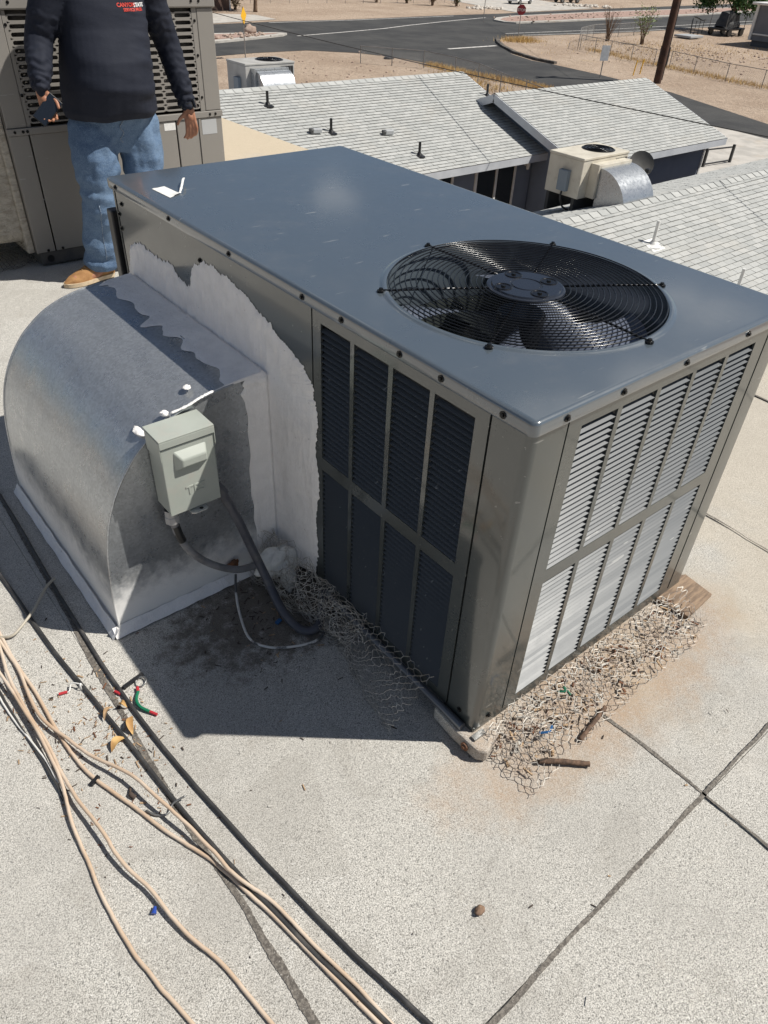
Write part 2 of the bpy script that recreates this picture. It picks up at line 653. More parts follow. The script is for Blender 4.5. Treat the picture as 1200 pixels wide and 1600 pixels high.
road = sheet('road', [(-400, 53.4), (28, 53.3), (31.6, 53.9), (36.1, 53.9), (39.2, 51.4), (40.6, 48.0), (54.5, 51.2), (57.6, 54.4), (61, 56.3), (70.6, 55.7), (81.3, 55.4), (109.5, 57.4), (420, 78), (420, 104), (136.7, 81.8), (104.8, 78.8), (79.5, 75.4), (70.6, 75.0), (54.1, 73.0), (45.3, 72.8), (38.4, 71.9), (-400, 66)], ZG + 0.02, ASPHALT)
tag(road.build('road', ASPHALT), kind='structure')
side = sheet('side_road', [(40.6, 47.99), (41.0, 41.0), (41.2, 34.1), (40.1, 22.1), (39.3, 18.0), (37, 8), (30, -60), (37.5, -60), (42.0, 12), (43.7, 20.3), (47.8, 29.2), (49.4, 36.1), (50.2, 41.6), (50.1, 43.4), (51.4, 46.7), (53.8, 50.1), (54.5, 51.19)], ZG + 0.024, ASPHALT)
tag(side.build('side_road', ASPHALT), kind='structure')
drive = sheet('driveway', [(30, 25.5), (40.6, 24.2), (39.8, 18.1), (36.5, 6), (29, 8)], ZG + 0.03, CONCRETE)
tag(drive.build('driveway', CONCRETE), kind='structure')
apron = sheet('pavement', [(20, 73.0), (38.4, 72.4), (46.6, 74.6), (46.8, 79.0), (43.2, 81), (20, 82)], ZG + 0.03, CONCRETE)
tag(apron.build('pavement', CONCRETE), kind='structure')
apron2 = sheet('pavement', [(84, 76.4), (104, 79.6), (108, 100), (90, 100)], ZG + 0.03, CONCRETE)
tag(apron2.build('pavement', CONCRETE), kind='structure')


def strip(name, pts, w, z, mat, h=0.004):
    mb = MB()
    P = [V((x, y, 0)) for x, y in pts]
    L, R = [], []
    for i, p in enumerate(P):
        d = (P[min(i + 1, len(P) - 1)] - P[max(i - 1, 0)]).normalized()
        s = V((-d.y, d.x, 0)) * w / 2
        L.append(p + s)
        R.append(p - s)
    for i in range(len(P) - 1):
        for (a, b) in ((L[i], L[i + 1]), ):
            q = [L[i], L[i + 1], R[i + 1], R[i]]
            mb.add([(v.x, v.y, z) for v in q] + [(v.x, v.y, z + h) for v in q], [(0, 1, 2, 3), (7, 6, 5, 4), (0, 4, 5, 1), (1, 5, 6, 2), (2, 6, 7, 3), (3, 7, 4, 0)])
    return mb


lines = [([(40.6, 61.9), (47, 63.4), (52.7, 64.9), (57.6, 66.8), (66, 69.5), (73.5, 71.6)], 0.22), ([(48.2, 50.9), (54.2, 51.25)], 0.4),
         ([(62.8, 58.2), (77.9, 58.0), (100.3, 59.3), (160, 63)], 0.2), ([(44, 71.9), (54.1, 72.3), (70.6, 74.0)], 0.2), ([(63.5, 56.6), (71, 56.15), (81.5, 55.9), (109.5, 57.8)], 0.2)]
for i, (p, w) in enumerate(lines):
    tag(strip('l', p, w, ZG + 0.03, PAINTLINE).build('road_marking', PAINTLINE), kind='structure')
tag(strip('k', [(58.1, 54.8), (55.9, 52.6), (54.2, 50.4), (52.0, 46.9), (50.7, 43.4), (50.6, 41.4)], 0.32, ZG, BLACK, 0.17).build('kerb', pm('painted_kerb', (0.05, 0.045, 0.042), (0.16, 0.14, 0.12), scale=2, rough=0.8)), kind='structure')
for poly in ([(-60, 57), (31.6, 59.5), (35.8, 60.8), (39.2, 62.0), (40.2, 62.9), (39.6, 63.7), (34.2, 64.3), (-60, 62.5)],
             [(71.1, 66.3), (72.0, 65.3), (82.8, 65.7), (110.9, 67.9), (137.5, 70.6), (260, 82), (260, 92), (149.4, 76.6), (99.6, 74.2), (78.0, 71.6), (74.0, 70.3), (71.6, 68.4)]):
    k = MB().prism(poly, ZG, ZG + 0.16).build('median', CONCRETE)
    tag(k, kind='structure')
    c = V((sum(p[0] for p in poly) / len(poly), sum(p[1] for p in poly) / len(poly), 0))
    ins = []
    n_ = len(poly)
    for i in range(n_):
        a, b, d = V(poly[i - 1]), V(poly[i]), V(poly[(i + 1) % n_])
        e1, e2 = (b - a).normalized(), (d - b).normalized()
        nn = (V((-e1.y, e1.x)) + V((-e2.y, e2.x))).normalized()
        ins.append(tuple(b + nn * 0.75))
    tag(MB().add([(x, y, ZG + 0.175) for x, y in ins], [tuple(range(n_))]).build('median_gravel', GRAVEL), 'pink gravel filling a kerbed street median', 'gravel', kind='stuff')

# ------------------------------------------------------------------ the building we stand on
X_SEAMS = [-4.0, -2.9, -1.8, -0.71, 0.39, 1.48, 2.58, 3.55]
STUCCO = pm('pale_stucco', (0.52, 0.47, 0.40), (0.45, 0.40, 0.34), scale=2, rough=0.9, bump=0.3, bscale=60)
own = tag(empty('flat_roofed_building', (0, 2, ZG)), 'flat-roofed building in the foreground with pale granule roofing sheets', 'building')
MB().box(-4.0, -3.5, ZG, 3.5, 8.9, -0.30).build('wall', STUCCO, own)
deck = MB().box(-4.05, -3.55, -0.295, 3.56, 8.98, -0.009).build('roof', pm('roof_edge_metal', (0.45, 0.40, 0.32), rough=0.6), own)
for i in range(len(X_SEAMS) - 1):
    x0, x1 = X_SEAMS[i], X_SEAMS[i + 1]
    cuts = [-3.55, -0.49, 8.98] if x1 in (0.39, 1.48) else [-3.55, (2.7 if i % 2 else 6.1), 8.98]
    for j in range(len(cuts) - 1):
        y0, y1 = cuts[j], cuts[j + 1]
        zt = -0.004 * ((i + j) % 2)
        e = 0.0006
        MB().box(x0 + e, y0 + e, -0.0088, x1 - e, y1 - e, zt).build('roofing_sheet', ROOFING, deck)


def seam(pts, w0, w1, seed):
    """ragged ribbon of bled asphalt along a lap joint"""
    mb = MB()
    P = spline([(x, y, 0) for x, y in pts], 70)
    rows = []
    for i, p in enumerate(P):
        d = (P[min(i + 1, len(P) - 1)] - P[max(i - 1, 0)]).normalized()
        s = V((-d.y, d.x, 0))
        L = p.x + p.y
        w = lerp(w0, w1, 0.5 + 0.9 * nz(L * 3.0, seed)) * (0.75 + 0.4 * abs(nz(L * 9.0, seed + 5)))
        w = max(w, 0.002)
        a = w * (0.5 + 0.16 * nz(L * 60, seed + 1) + 0.09 * nz(L * 150, seed + 3)) + 0.004 * nz(L * 8, seed + 9)
        b = w * (0.5 + 0.16 * nz(L * 60, seed + 2) + 0.09 * nz(L * 150, seed + 4)) - 0.004 * nz(L * 8, seed + 9)
        rows.append((p + s * a, p - s * b))
    for i in range(len(rows) - 1):
        q = [rows[i][0], rows[i + 1][0], rows[i + 1][1], rows[i][1]]
        mb.add([(v.x, v.y, 0.0022) for v in q], [(0, 1, 2, 3)])
    return mb.build('tar_seam', TAR, deck, weld=1e-5)


seam([(-0.67, 1.9), (-0.69, 1.24), (-0.71, 0.69), (-0.72, 0.31), (-0.71, 0.1), (-0.71, -0.13), (-0.71, -0.4), (-0.71, -1.2)], 0.010, 0.026, 1)
seam([(1.47, -0.48), (0.74, -0.48), (0.40, -0.485), (0.1, -0.49), (-0.19, -0.492), (-0.42, -0.5), (-0.7, -0.49)], 0.004, 0.019, 11)
seam([(0.375, -0.14), (0.39, -0.31), (0.39, -0.48), (0.393, -0.67), (0.39, -1.3)], 0.006, 0.018, 21)
seam([(1.49, 1.3), (1.49, 0.16), (1.48, -0.08), (1.48, -1.0)], 0.006, 0.02, 31)
seam([(2.58, 8), (2.57, 4), (2.58, 0.16), (2.58, -1.0)], 0.006, 0.02, 41)
seam([(-0.71, 8.5), (-0.71, 5.0), (-0.71, 2.6)], 0.006, 0.02, 51)

# ------------------------------------------------------------------ main packaged air conditioner
Z0, ZS, ZTOP = 0.06, 1.012, 1.045
LX, LY = 1.0, 1.972
ac = tag(empty('rooftop_air_conditioner', (0.5, 0.98, 0.0)), 'large dark grey packaged air conditioner with round black fan grille on top, in the foreground', 'air conditioner')


def post(cx, cy, sx, sy, wx, wy):
    """L-shaped corner post with a rolled corner; sx, sy point into the unit"""
    r, t = 0.022, 0.016
    prof = [(0, wy), (0, r)] + [(r - r * math.cos(a), r - r * math.sin(a)) for a in [math.pi / 2 * k / 6 for k in range(1, 6)]] + [(r, 0), (wx, 0), (wx, t), (t, t), (t, wy)]
    mb = MB().prism([(cx + sx * a, cy + sy * b) for a, b in prof], Z0 + 0.012, ZS - 0.001)
    return mb.build('corner_post', UNIT, ac, smooth=True)


post(0, 0, 1, 1, 0.108, 0.105)
post(LX, 0, -1, 1, 0.086, 0.105)
post(LX, LY, -1, -1, 0.06, 0.06)
post(0, LY, 1, -1, 0.04, 0.03)

SL_P, SL_D, SL_H = 0.0166, 0.0125, 0.0074
PANEL_Z = [Z0 + 0.014, 0.100, 0.531, 0.573, 0.978, ZS - 0.001]


def louvre_panel(u0, u1, cols_, fn, name):
    us = sorted([u0, u1] + [c for ab in cols_ for c in ab])
    holes = set()
    for a, b in cols_:
        holes.add((us.index(a), 1))
        holes.add((us.index(a), 3))
    mb = MB().plate(us, PANEL_Z, holes, fn, 0.006)
    return mb.build(name, UNIT, ac)


cols_r = [(0.160, 0.283), (0.299, 0.427), (0.443, 0.569), (0.585, 0.711), (0.727, 0.853)]
cols_l = [(0.150, 0.274), (0.289, 0.415), (0.431, 0.561), (0.576, 0.700)]
pr_ = louvre_panel(0.1145, 0.9085, cols_r, lambda u, w, d: (u, 0.001 + d, w), 'louvre_panel')
pl_ = louvre_panel(0.1115, 0.7350, cols_l, lambda u, w, d: (0.001 + d, u, w), 'louvre_panel')
tag(pr_, 'sunlit louvred panel of the short side')
tag(pl_, 'shaded louvred panel of the long side')


def slat_mesh(L, along_x):
    t = 0.0009
    s = V((-SL_H, SL_D)).normalized()
    pr = [(0.0015, 0), (0.0015 + SL_D, SL_H), (0.0015 + SL_D + t * 0.5, SL_H - t), (0.0022, -t)]
    mb = MB()
    pts = []
    for u in (0, L):
        for d, z in pr:
            pts.append((u, d, z) if along_x else (d, u, z))
    mb.add(pts, [(0, 1, 2, 3), (7, 6, 5, 4), (0, 4, 5, 1), (1, 5, 6, 2), (2, 6, 7, 3), (3, 7, 4, 0)])
    me = mb.mesh('slat')
    me.materials.append(SLAT)
    return me


def slat_rows():
    out = []
    for za, zb in ((PANEL_Z[1], PANEL_Z[2]), (PANEL_Z[3], PANEL_Z[4])):
        z = za + 0.002
        while z + SL_H < zb:
            out.append(z)
            z += SL_P
    return out


rows = slat_rows()
me_cache = {}
for (a, b) in cols_r:
    me = slat_mesh(b - a, True)
    for z in rows:
        link('slat', me, SLAT, pr_, loc=(a, 0.0, z + random.uniform(-0.0004, 0.0004)), rot=Matrix.Rotation(random.uniform(-0.035, 0.035), 3, 'X'))
rest = MB()
for ci, (a, b) in enumerate(cols_l):
    if ci == 0:
        me = slat_mesh(b - a, False)
        for z in rows:
            link('slat', me, SLAT, pl_, loc=(0.0, a, z))
    else:
        for z in rows:
            t = 0.0009
            pr = [(0.0015, 0), (0.0015 + SL_D, SL_H), (0.0015 + SL_D + t * 0.5, SL_H - t), (0.0022, -t)]
            pts = [(d, u, z + zz) for u in (a, b) for d, zz in pr]
            rest.add(pts, [(0, 1, 2, 3), (7, 6, 5, 4), (0, 4, 5, 1), (1, 5, 6, 2), (2, 6, 7, 3), (3, 7, 4, 0)])
tag(rest.build('slats', SLAT, pl_), kind='stuff')

# solid sheet panels and the dark inside
MB().box(0.001, 0.741, Z0 + 0.014, 0.012, 1.934, ZS - 0.001).build('side_panel', UNIT, ac)
MB().box(0.045, LY - 0.012, Z0 + 0.014, 0.935, LY - 0.001, ZS - 0.001).build('end_panel', UNIT, ac)
MB().box(LX - 0.012, 0.111, Z0 + 0.014, LX - 0.001, 1.90, ZS - 0.001).build('side_panel', UNIT, ac)
MB().box(0.03, 0.03, Z0 + 0.014, 0.055, 0.80, 1.0).box(0.06, 0.03, Z0 + 0.014, 0.94, 0.055, 1.0).build('condenser_coil', COIL, ac)
MB().box(0.06, 1.00, Z0 + 0.014, 0.94, 1.02, 1.0).build('divider', DARK, ac)
MB().box(0.004, 0.004, Z0 - 0.012, LX - 0.004, LY - 0.004, Z0 + 0.010).build('base_pan', UNIT, ac, bevel=0.003)
MB().box(-0.012, LY + 0.004, 0.06, 0.045, LY + 0.05, 0.93).build('rear_dark_strip', BLACK, ac, bevel=0.006)  # plain black upright strip at the rear corner

# cover with fan opening
FC = V((0.476, 0.458, 0))
FR = 0.352


def rrect(ang, hx, hy, cx, cy, r):
    d = V((math.cos(ang), math.sin(ang)))
    o = V((FC.x - cx, FC.y - cy))
    # ray against the rounded rectangle by bisection
    lo, hi = 0.0, 4.0
    for _ in range(40):
        t = (lo + hi) / 2
        p = o + d * t
        q = V((abs(p.x) - (hx - r), abs(p.y) - (hy - r)))
        sd = V((max(q.x, 0), max(q.y, 0))).length + min(max(q.x, q.y), 0) - r
        if sd < 0:
            lo = t
        else:
            hi = t
    p = o + d * lo
    return (p.x + cx, p.y + cy)


cxm, cym = LX / 2, LY / 2
hx, hy = LX / 2 + 0.009, LY / 2 + 0.009
angs = [2 * math.pi * k / 144 for k in range(144)]
for sx in (-1, 1):
    for sy in (-1, 1):
        a = math.atan2(cym + sy * hy - FC.y, cxm + sx * hx - FC.x)
        angs += [a + 0.004 * k for k in range(-9, 10)]
angs = sorted(set(round(a % (2 * math.pi), 5) for a in angs))
loops = []
for (rad, z) in ((FR + 0.004, ZTOP - 0.16), (FR + 0.004, ZTOP - 0.004), (FR + 0.007, ZTOP + 0.003), (FR + 0.013, ZTOP + 0.005), (FR + 0.020, ZTOP + 0.003), (FR + 0.024, ZTOP), (FR + 0.027, ZTOP)):
    loops.append([(FC.x + rad * math.cos(a), FC.y + rad * math.sin(a), z) for a in angs])
for (ins, z) in ((0.014, ZTOP), (0.010, ZTOP), (0.005, ZTOP - 0.0012), (0.0015, ZTOP - 0.0045), (0.0, ZTOP - 0.010), (0.0, ZS + 0.004), (0.0012, ZS), (0.006, ZS)):
    loops.append([(*rrect(a, hx - ins, hy - ins, cxm, cym, max(0.018 - ins, 0.004)), z) for a in angs])
mb = MB()
for L_ in loops:
    mb.v += [V(p) for p in L_]
nA = len(angs)
for i in range(len(loops) - 1):
    for k in range(nA):
        k2 = (k + 1) % nA
        mb.f.append((i * nA + k, i * nA + k2, (i + 1) * nA + k2, (i + 1) * nA + k))
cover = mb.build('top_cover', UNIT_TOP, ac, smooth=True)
# cover underside closes the cabinet towards the blower end
MB().box(0.02, 1.03, ZS - 0.02, 0.98, 1.95, ZS - 0.004).build('blower_deck', DARK, ac)


def screw(p, axis, parent):
    r0 = {'x': Matrix.Rotation(-math.pi / 2, 3, 'Y'), 'y': Matrix.Rotation(math.pi / 2, 3, 'X')}[axis]
    return link('screw', SCREW_ME, SCREW, parent, loc=p, rot=r0)


SCREW_ME = MB().lathe([(0.0, 0.006), (0.0035, 0.006), (0.0045, 0.005), (0.0045, 0.002), (0.0085, 0.0018), (0.0085, 0.0), (0.0, 0.0)], n=8).mesh('screw', weld=1e-6)
SCREW_ME.materials.append(SCREW)
for y in (1.9, 1.50, 1.13, 0.765, 0.60, 0.385, 0.25, 0.072):
    screw((-0.0095, y, 1.027), 'x', cover)
for x in (0.086, 0.268, 0.50, 0.765, 0.93):
    screw((x, -0.0095, 1.027), 'y', cover)
screw((0.0, 1.335, 0.945), 'x', ac)
screw((0.0, 1.895, 0.972), 'x', ac)
screw((0.0, 1.93, 0.93), 'x', ac)
screw((0.0, 1.93, 0.88), 'x', ac)
screw((0.05, -0.001, 0.10), 'y', ac)
screw((0.0, 0.06, 0.10), 'x', ac)

# fan guard
HUBM = pm('guard_hub_enamel', (0.022, 0.026, 0.036), rough=0.16)
guard = MB().lathe([(0.0, 1.058), (0.036, 1.058), (0.038, 1.0555), (0.041, 1.0555), (0.043, 1.058), (0.088, 1.058), (0.091, 1.054), (0.097, 1.055), (0.101, 1.053), (0.102, 1.048), (0.098, 1.046)], c=(FC.x, FC.y, 0), n=48).build('fan_guard', HUBM, ac, smooth=True, weld=1e-6)
for k in range(4):
    a = math.radians(72 + 90 * k)
    c = FC + V((0.067 * math.cos(a), 0.067 * math.sin(a), 0))
    b_ = MB().lathe([(0.0235, 1.0585), (0.022, 1.0605), (0.0195, 1.0605), (0.018, 1.0588), (0.0, 1.0588)], c=c, n=22).build('bolt_recess', BLACKWIRE, guard, smooth=True, weld=1e-6)
    MB().lathe([(0.0, 1.0625), (0.005, 1.0625), (0.006, 1.0590)], c=c, n=6).build('bolt', SCREW, b_)
NR = 18
for k in range(NR):
    R_ = 0.114 + (FR + 0.002 - 0.114) * k / (NR - 1)
    z = 1.0555 - 0.003 * (k / (NR - 1)) ** 2
    MB().torus((FC.x, FC.y, z), R_, 0.0018, n=96, mseg=5).build('guard_ring', BLACKWIRE, guard, smooth='all')
for k in range(6):
    a = math.radians(30 + 60 * k)
    d = V((math.cos(a), math.sin(a), 0))
    path = [FC + d * 0.095 + V((0, 0, 1.0510)), FC + d * 0.25 + V((0, 0, 1.0505)), FC + d * (FR + 0.006) + V((0, 0, 1.0490)), FC + d * (FR + 0.026) + V((0, 0, 1.0495))]
    sp = MB().tube(path, 0.0030, 6).build('guard_spoke', BLACKWIRE, guard, smooth='all')
    f_ = FC + d * (FR + 0.026)
    cl = MB().lathe([(0.0, 1.056), (0.005, 1.0555), (0.006, 1.051), (0.010, 1.050), (0.010, 1.0452)], c=(f_.x, f_.y, 0), n=10).build('guard_clip', SCREW, sp, smooth=True, weld=1e-6)
# fan under the guard
BLADEM = make_paint('fan_blade_metal', (0.13, 0.15, 0.20), 0.2, wob=0.3, dustamt=0.05, coat=0.6, coat_rough=0.1)
fan = MB().lathe([(0.0, 0.985), (0.06, 0.985), (0.065, 0.98), (0.065, 0.88), (0.0, 0.88)], c=(FC.x, FC.y, 0), n=24).build('fan', BLACKMET, ac, smooth=True, weld=1e-6)
for k in range(4):
    a0 = math.radians(20 + 90 * k)

    def blade(u, v, a0=a0):
        r = lerp(0.06, 0.335, u)
        sweep = 0.30 * u * u
        wdt = lerp(0.62, 1.02, u)
        a = a0 + sweep + (v - 0.5) * wdt
        z = 0.925 + (v - 0.5) * lerp(0.10, 0.065, u) + 0.02 * math.sin(v * math.pi)
        return (FC.x + r * math.cos(a), FC.y + r * math.sin(a), z)
    MB().grid(blade, 12, 12).build('blade', BLADEM, fan, smooth='all')
MB().lathe([(FR + 0.002, ZTOP - 0.16), (FR - 0.004, 0.80)], c=(FC.x, FC.y, 0), n=64).lathe([(FR + 0.02, 0.79), (0.0, 0.79)], c=(FC.x, FC.y, 0), n=48).build('fan_shroud', UNIT, ac, smooth=True)
motor = MB().lathe([(0.0, 0.875), (0.075, 0.875), (0.08, 0.87), (0.08, 0.80)], c=(FC.x, FC.y, 0), n=24).build('fan_motor', BLACK, ac, smooth=True)

# torn paper sticker on the cover
st = MB()


def stk(u, v):
    a = V((0.060, 1.758)).lerp(V((0.109, 1.765)), v)
    b = V((0.066, 1.635)).lerp(V((0.115, 1.662)), v)
    p = a.lerp(b, u)
    edge = (0.006 * nz(u * 14, v * 9, 2)) * (1 if (u in (0, 1) or v in (0, 1)) else 0)
    return (p.x + edge, p.y + edge, ZTOP + 0.0012 + 0.003 * max(0, u - 0.8) * 4 * (v > 0.4))


st.grid(stk, 14, 6)
pth = spline([(0.114, 1.664, ZTOP + 0.002), (0.135, 1.69, ZTOP + 0.012), (0.165, 1.735, ZTOP + 0.022), (0.188, 1.775, ZTOP + 0.016)], 6)
st.tube(pth, [0.004 + 0.002 * nz(i * 0.7) for i in range(len(pth))], 5, flat=0.25)
st.build('torn_sticker', PAPER, ac, smooth=True)

# base: wrapped sleeper end, board and conduit along the long side
sleeper = MB().prism([(-0.024, 0.132), (-0.030, 0.05), (-0.026, -0.040), (-0.006, -0.064), (0.075, -0.030), (0.11, 0.05), (0.10, 0.13)], 0.004, 0.052)
so = sleeper.build('support_sleeper', ROOFING, bevel=0.008)
tag(so, 'roofing-wrapped support block under the near corner of the big grey unit', 'support block')
RUST = pm('rusty_steel', (0.20, 0.085, 0.04), (0.10, 0.05, 0.03), scale=60, rough=0.8)
MB().lathe([(0.0, -0.010), (0.006, -0.009), (0.0075, -0.005), (0.013, -0.004), (0.013, 0.0), (0.0, 0.0)], c=(-0.0305, -0.004, 0.030), n=10, axis='x').build('bolt', RUST, so, weld=1e-6)
far_sleeper = MB().box(0.905, 0.05, 0.018, 1.01, 0.5, 0.047).box(0.0, 1.5, 0.003, 1.0, 1.62, 0.047).build('support_beam', pm('dark_timber', (0.12, 0.09, 0.065), rough=0.9))
tag(far_sleeper, 'dark timber beam hidden in the gap under the big grey unit', 'beam')
PLY = NT('weathered_plywood')
g_ = PLY.noise(9, 8, 0.7, vec=PLY.mapv((1.2, 9, 1), rot=(0, 0, 0.3)))
PLY.bump(g_, 0.5, 0.006)
PLYWOOD = PLY.done(PLY.mix(PLY.rng(g_, 0.35, 0.65), (0.34, 0.24, 0.16), (0.17, 0.12, 0.085)), 0.85)
ply = MB().prism([(0.90, 0.05), (1.03, 0.055), (1.092, 0.028), (1.078, -0.086), (0.915, -0.098)], 0.0035, 0.0165).build('board', PLYWOOD, bevel=0.002)
tag(ply, 'weathered plywood scrap under the far end of the sunlit louvres', 'board')
pipe = MB().tube([(-0.014, 0.66, 0.072), (-0.014, 0.4, 0.070), (-0.014, 0.03, 0.066)], 0.0115, 12).build('metal_conduit', pm('grey_conduit', (0.16, 0.17, 0.19), rough=0.3, metal=0.6), smooth=True)
tag(pipe, 'thin grey metal conduit lying along the shaded base of the big unit', 'conduit')
clip = MB().box(-0.012, -0.020, 0.053, 0.030, -0.004, 0.060).build('metal_strip', STEEL)
tag(clip, 'short bright metal strip at the near bottom corner of the big unit', 'metal strip')

# ------------------------------------------------------------------ duct elbow on the long side
Y0D, Y1D = 0.957, 1.868
prof = spline([(0.0, 0, 0.728), (-0.085, 0, 0.730), (-0.15, 0, 0.728), (-0.245, 0, 0.713), (-0.335, 0, 0.682), (-0.405, 0, 0.636), (-0.455, 0, 0.588), (-0.508, 0, 0.512), (-0.546, 0, 0.425), (-0.570, 0, 0.32), (-0.582, 0, 0.21), (-0.590, 0, 0.10), (-0.592, 0, 0.028), (-0.610, 0, 0.014)], 5)
duct = tag(empty('duct_elbow', (-0.3, 1.41, 0.0)), 'big curved galvanised duct elbow sealed to the side of the large grey unit', 'duct')


def dsheet(u, v):
    i = u * (len(prof) - 1)
    k = min(int(i), len(prof) - 2)
    p = prof[k].lerp(prof[k + 1], i - k)
    y = lerp(Y0D, Y1D, v)
    dent = 0.004 * nz(p.z * 5, y * 4, 3) * math.sin(math.pi * v) * min(max((-p.x - 0.2) / 0.1, 0), 1)
    return (p.x - dent * 0.6, y, p.z + dent * 0.5)


MB().grid(dsheet, 70, 14).build('curved_sheet', GALV, duct, smooth='all')
for yy, sgn in ((Y0D, 1), (Y1D, -1)):
    poly = [(p.x, p.z) for p in prof[:-3]] + [(-0.592, 0.012), (0.0, 0.012)]
    mb = MB()
    mb.v += [V((x, yy + sgn * 0.004, z)) for x, z in poly] + [V((x, yy + sgn * 0.006, z)) for x, z in poly]
    nP = len(poly)
    mb.f.append(tuple(range(nP)))
    mb.f.append(tuple(nP + i for i in range(nP)))
    sp = mb.build('side_panel', GALV, duct)
    # folded standing edge along the curve
    MB().tube([(p.x, yy, p.z) for p in prof[8:-2]], 0.0036, 6).build('folded_edge', GALV, sp, smooth='all')
# seam step where the elbow laps onto its collar
MB().tube([(-0.10, Y0D + 0.006, 0.7325), (-0.105, 1.4, 0.7335), (-0.10, Y1D - 0.006, 0.7325)], 0.0022, 6).build('lap_seam', GALV, duct, smooth='all')
# painted flashing at the foot
fl = MB()
for (a, b, out) in (((-0.600, Y0D - 0.018), (-0.600, Y1D + 0.01), V((-1, 0))), ((0.0, Y0D + 0.002), (-0.612, Y0D + 0.002), V((0, -1)))):
    def fls(u, v, a=a, b=b, out=out):
        p = V(a).lerp(V(b), u)
        q = p + out * (v * 0.022 + 0.003 * nz(u * 12, v * 3, 4))
        return (q.x, q.y, lerp(0.036, 0.005, v) + 0.003 * nz(u * 20, v * 5, 8))
    fl.grid(fls, 60, 4)
fl.build('base_flashing', MASTIC, duct, smooth='all')

# brushed white sealant between duct and cabinet
outer = [(0.750, 0.09), (0.742, 0.18), (0.734, 0.32), (0.732, 0.5), (0.738, 0.68), (0.752, 0.76), (0.80, 0.815), (0.918, 0.868), (1.05, 0.905), (1.16, 0.928), (1.24, 0.934), (1.33, 0.925), (1.385, 0.895), (1.42, 0.835), (1.47, 0.822), (1.54, 0.845), (1.64, 0.842), (1.74, 0.85), (1.83, 0.845), (1.88, 0.80), (1.93, 0.69)]
inner = [(0.957, 0.02), (0.957, 0.12), (0.957, 0.28), (0.957, 0.45), (0.957, 0.62), (0.957, 0.69), (0.957, 0.728), (0.98, 0.728), (1.05, 0.728), (1.14, 0.728), (1.22, 0.728), (1.32, 0.728), (1.38, 0.728), (1.43, 0.728), (1.48, 0.728), (1.54, 0.728), (1.64, 0.728), (1.74, 0.728), (1.81, 0.728), (1.84, 0.728), (1.866, 0.728)]
NSP = 36
So = spline([(0, a, b) for a, b in outer], NSP)
Si = spline([(0, a, b) for a, b in inner], NSP)
nS = len(So)


def frac(a, b, o=4):
    return sum(nz(a * 2.03 ** k, b + k * 3.7) * 0.62 ** k for k in range(o))


def duct_top(x):
    best = min(range(len(prof) - 1), key=lambda k: abs(prof[k].x - x))
    for k in range(len(prof) - 1):
        if prof[k + 1].x <= x <= prof[k].x and prof[k].x - prof[k + 1].x > 1e-6:
            return lerp(prof[k].z, prof[k + 1].z, (prof[k].x - x) / (prof[k].x - prof[k + 1].x))
    return prof[best].z


def seal(u, v):
    i = min(int(round(u * (nS - 1))), nS - 1)
    o_, n_ = So[i], Si[i]
    arc = i / NSP
    rag = 0.020 * frac(arc * 0.8, 3.1, 2) + 0.014 * max(0.0, nz(arc * 9, 6.6)) + 0.005 * nz(arc * 22, 2.6)
    if v < 0.55:
        t = v / 0.55
        p = o_.lerp(n_, t)
        out = (o_ - n_)
        if out.length > 1e-4:
            p = p + out.normalized() * (rag + 0.012) * (1 - t)
        b = 0.0003 + 0.0045 * min(1, t * 14) ** 0.5 + 0.009 * (t ** 2) + 0.0045 * nz(p.y * 34, p.z * 7, 5) * min(1, t * 8) + 0.003 * nz(p.y * 80, p.z * 22, 9) * min(1, t * 8)
        b = max(b, 0.0003)
        return (-b, p.y, p.z)
    t = (v - 0.55) / 0.45
    side = i < NSP * 6
    reach = 0.078 + 0.018 * frac(arc * 1.1, 9, 2) if side else 0.120 + 0.045 * frac(arc * 0.7, 5, 2)
    reach = max(reach, 0.03)
    lift = (1 - t) * 0.010 + 0.0010 + 0.0036 * min(1, (1 - t) * 10) ** 0.5 + 0.002 * (nz(arc * 5, t * 6, 3) + 0.5) * (1 - t)
    x = -0.012 - t * reach
    k = min(max((i - NSP * 5.6) / (NSP * 0.5), 0), 1)
    y = lerp(n_.y - lift + 0.004, n_.y, k)
    z = lerp(n_.z, duct_top(x) + lift, k)
    return (x, y, z)


sm_ = MB().grid(seal, nS - 1, 24).mesh('sealant', smooth='all')
at = sm_.attributes.new('edge', 'FLOAT', 'POINT')
at.data.foreach_set('value', [min((k % 25) / 24, 1 - (k % 25) / 24) for k in range(nS * 25)])
SEALM = make_mastic('brushed_white_sealant')
link('sealant', sm_, SEALM, duct)


def blob(c, r, seed, amp=0.35, nu=16, nv=10):
    return MB().ball(c, r, nu, nv, fn=lambda d: amp * nz(d.x * 1.7 + seed, d.y * 1.7, d.z * 1.7) + amp * 0.5 * nz(d.x * 4 + seed, d.y * 4, d.z * 4))


blob((-0.330, 0.975, 0.697), (0.013, 0.011, 0.007), 3).build('sealant_dab', MASTIC, duct, smooth='all')
mb = MB()
pth = spline([(-0.318, 0.958, 0.702), (-0.27, 0.952, 0.712), (-0.235, 0.953, 0.722), (-0.20, 0.955, 0.728), (-0.15, 0.956, 0.734)], 6)
mb.tube(pth, [0.0055 + 0.0035 * nz(i * 0.9, 2) if i < 20 else 0.002 for i in range(len(pth))], 6, flat=0.5)
mb.build('sealant_bead', MASTIC, duct, smooth='all')
blob((-0.395, 1.005, 0.647), (0.015, 0.032, 0.004), 8, 0.3).build('sealant_dab', MASTIC, duct, smooth='all')
blob((-0.235, 1.02, 0.728), (0.012, 0.014, 0.0025), 12, 0.6).build('sealant_dab', MASTIC, duct, smooth='all')

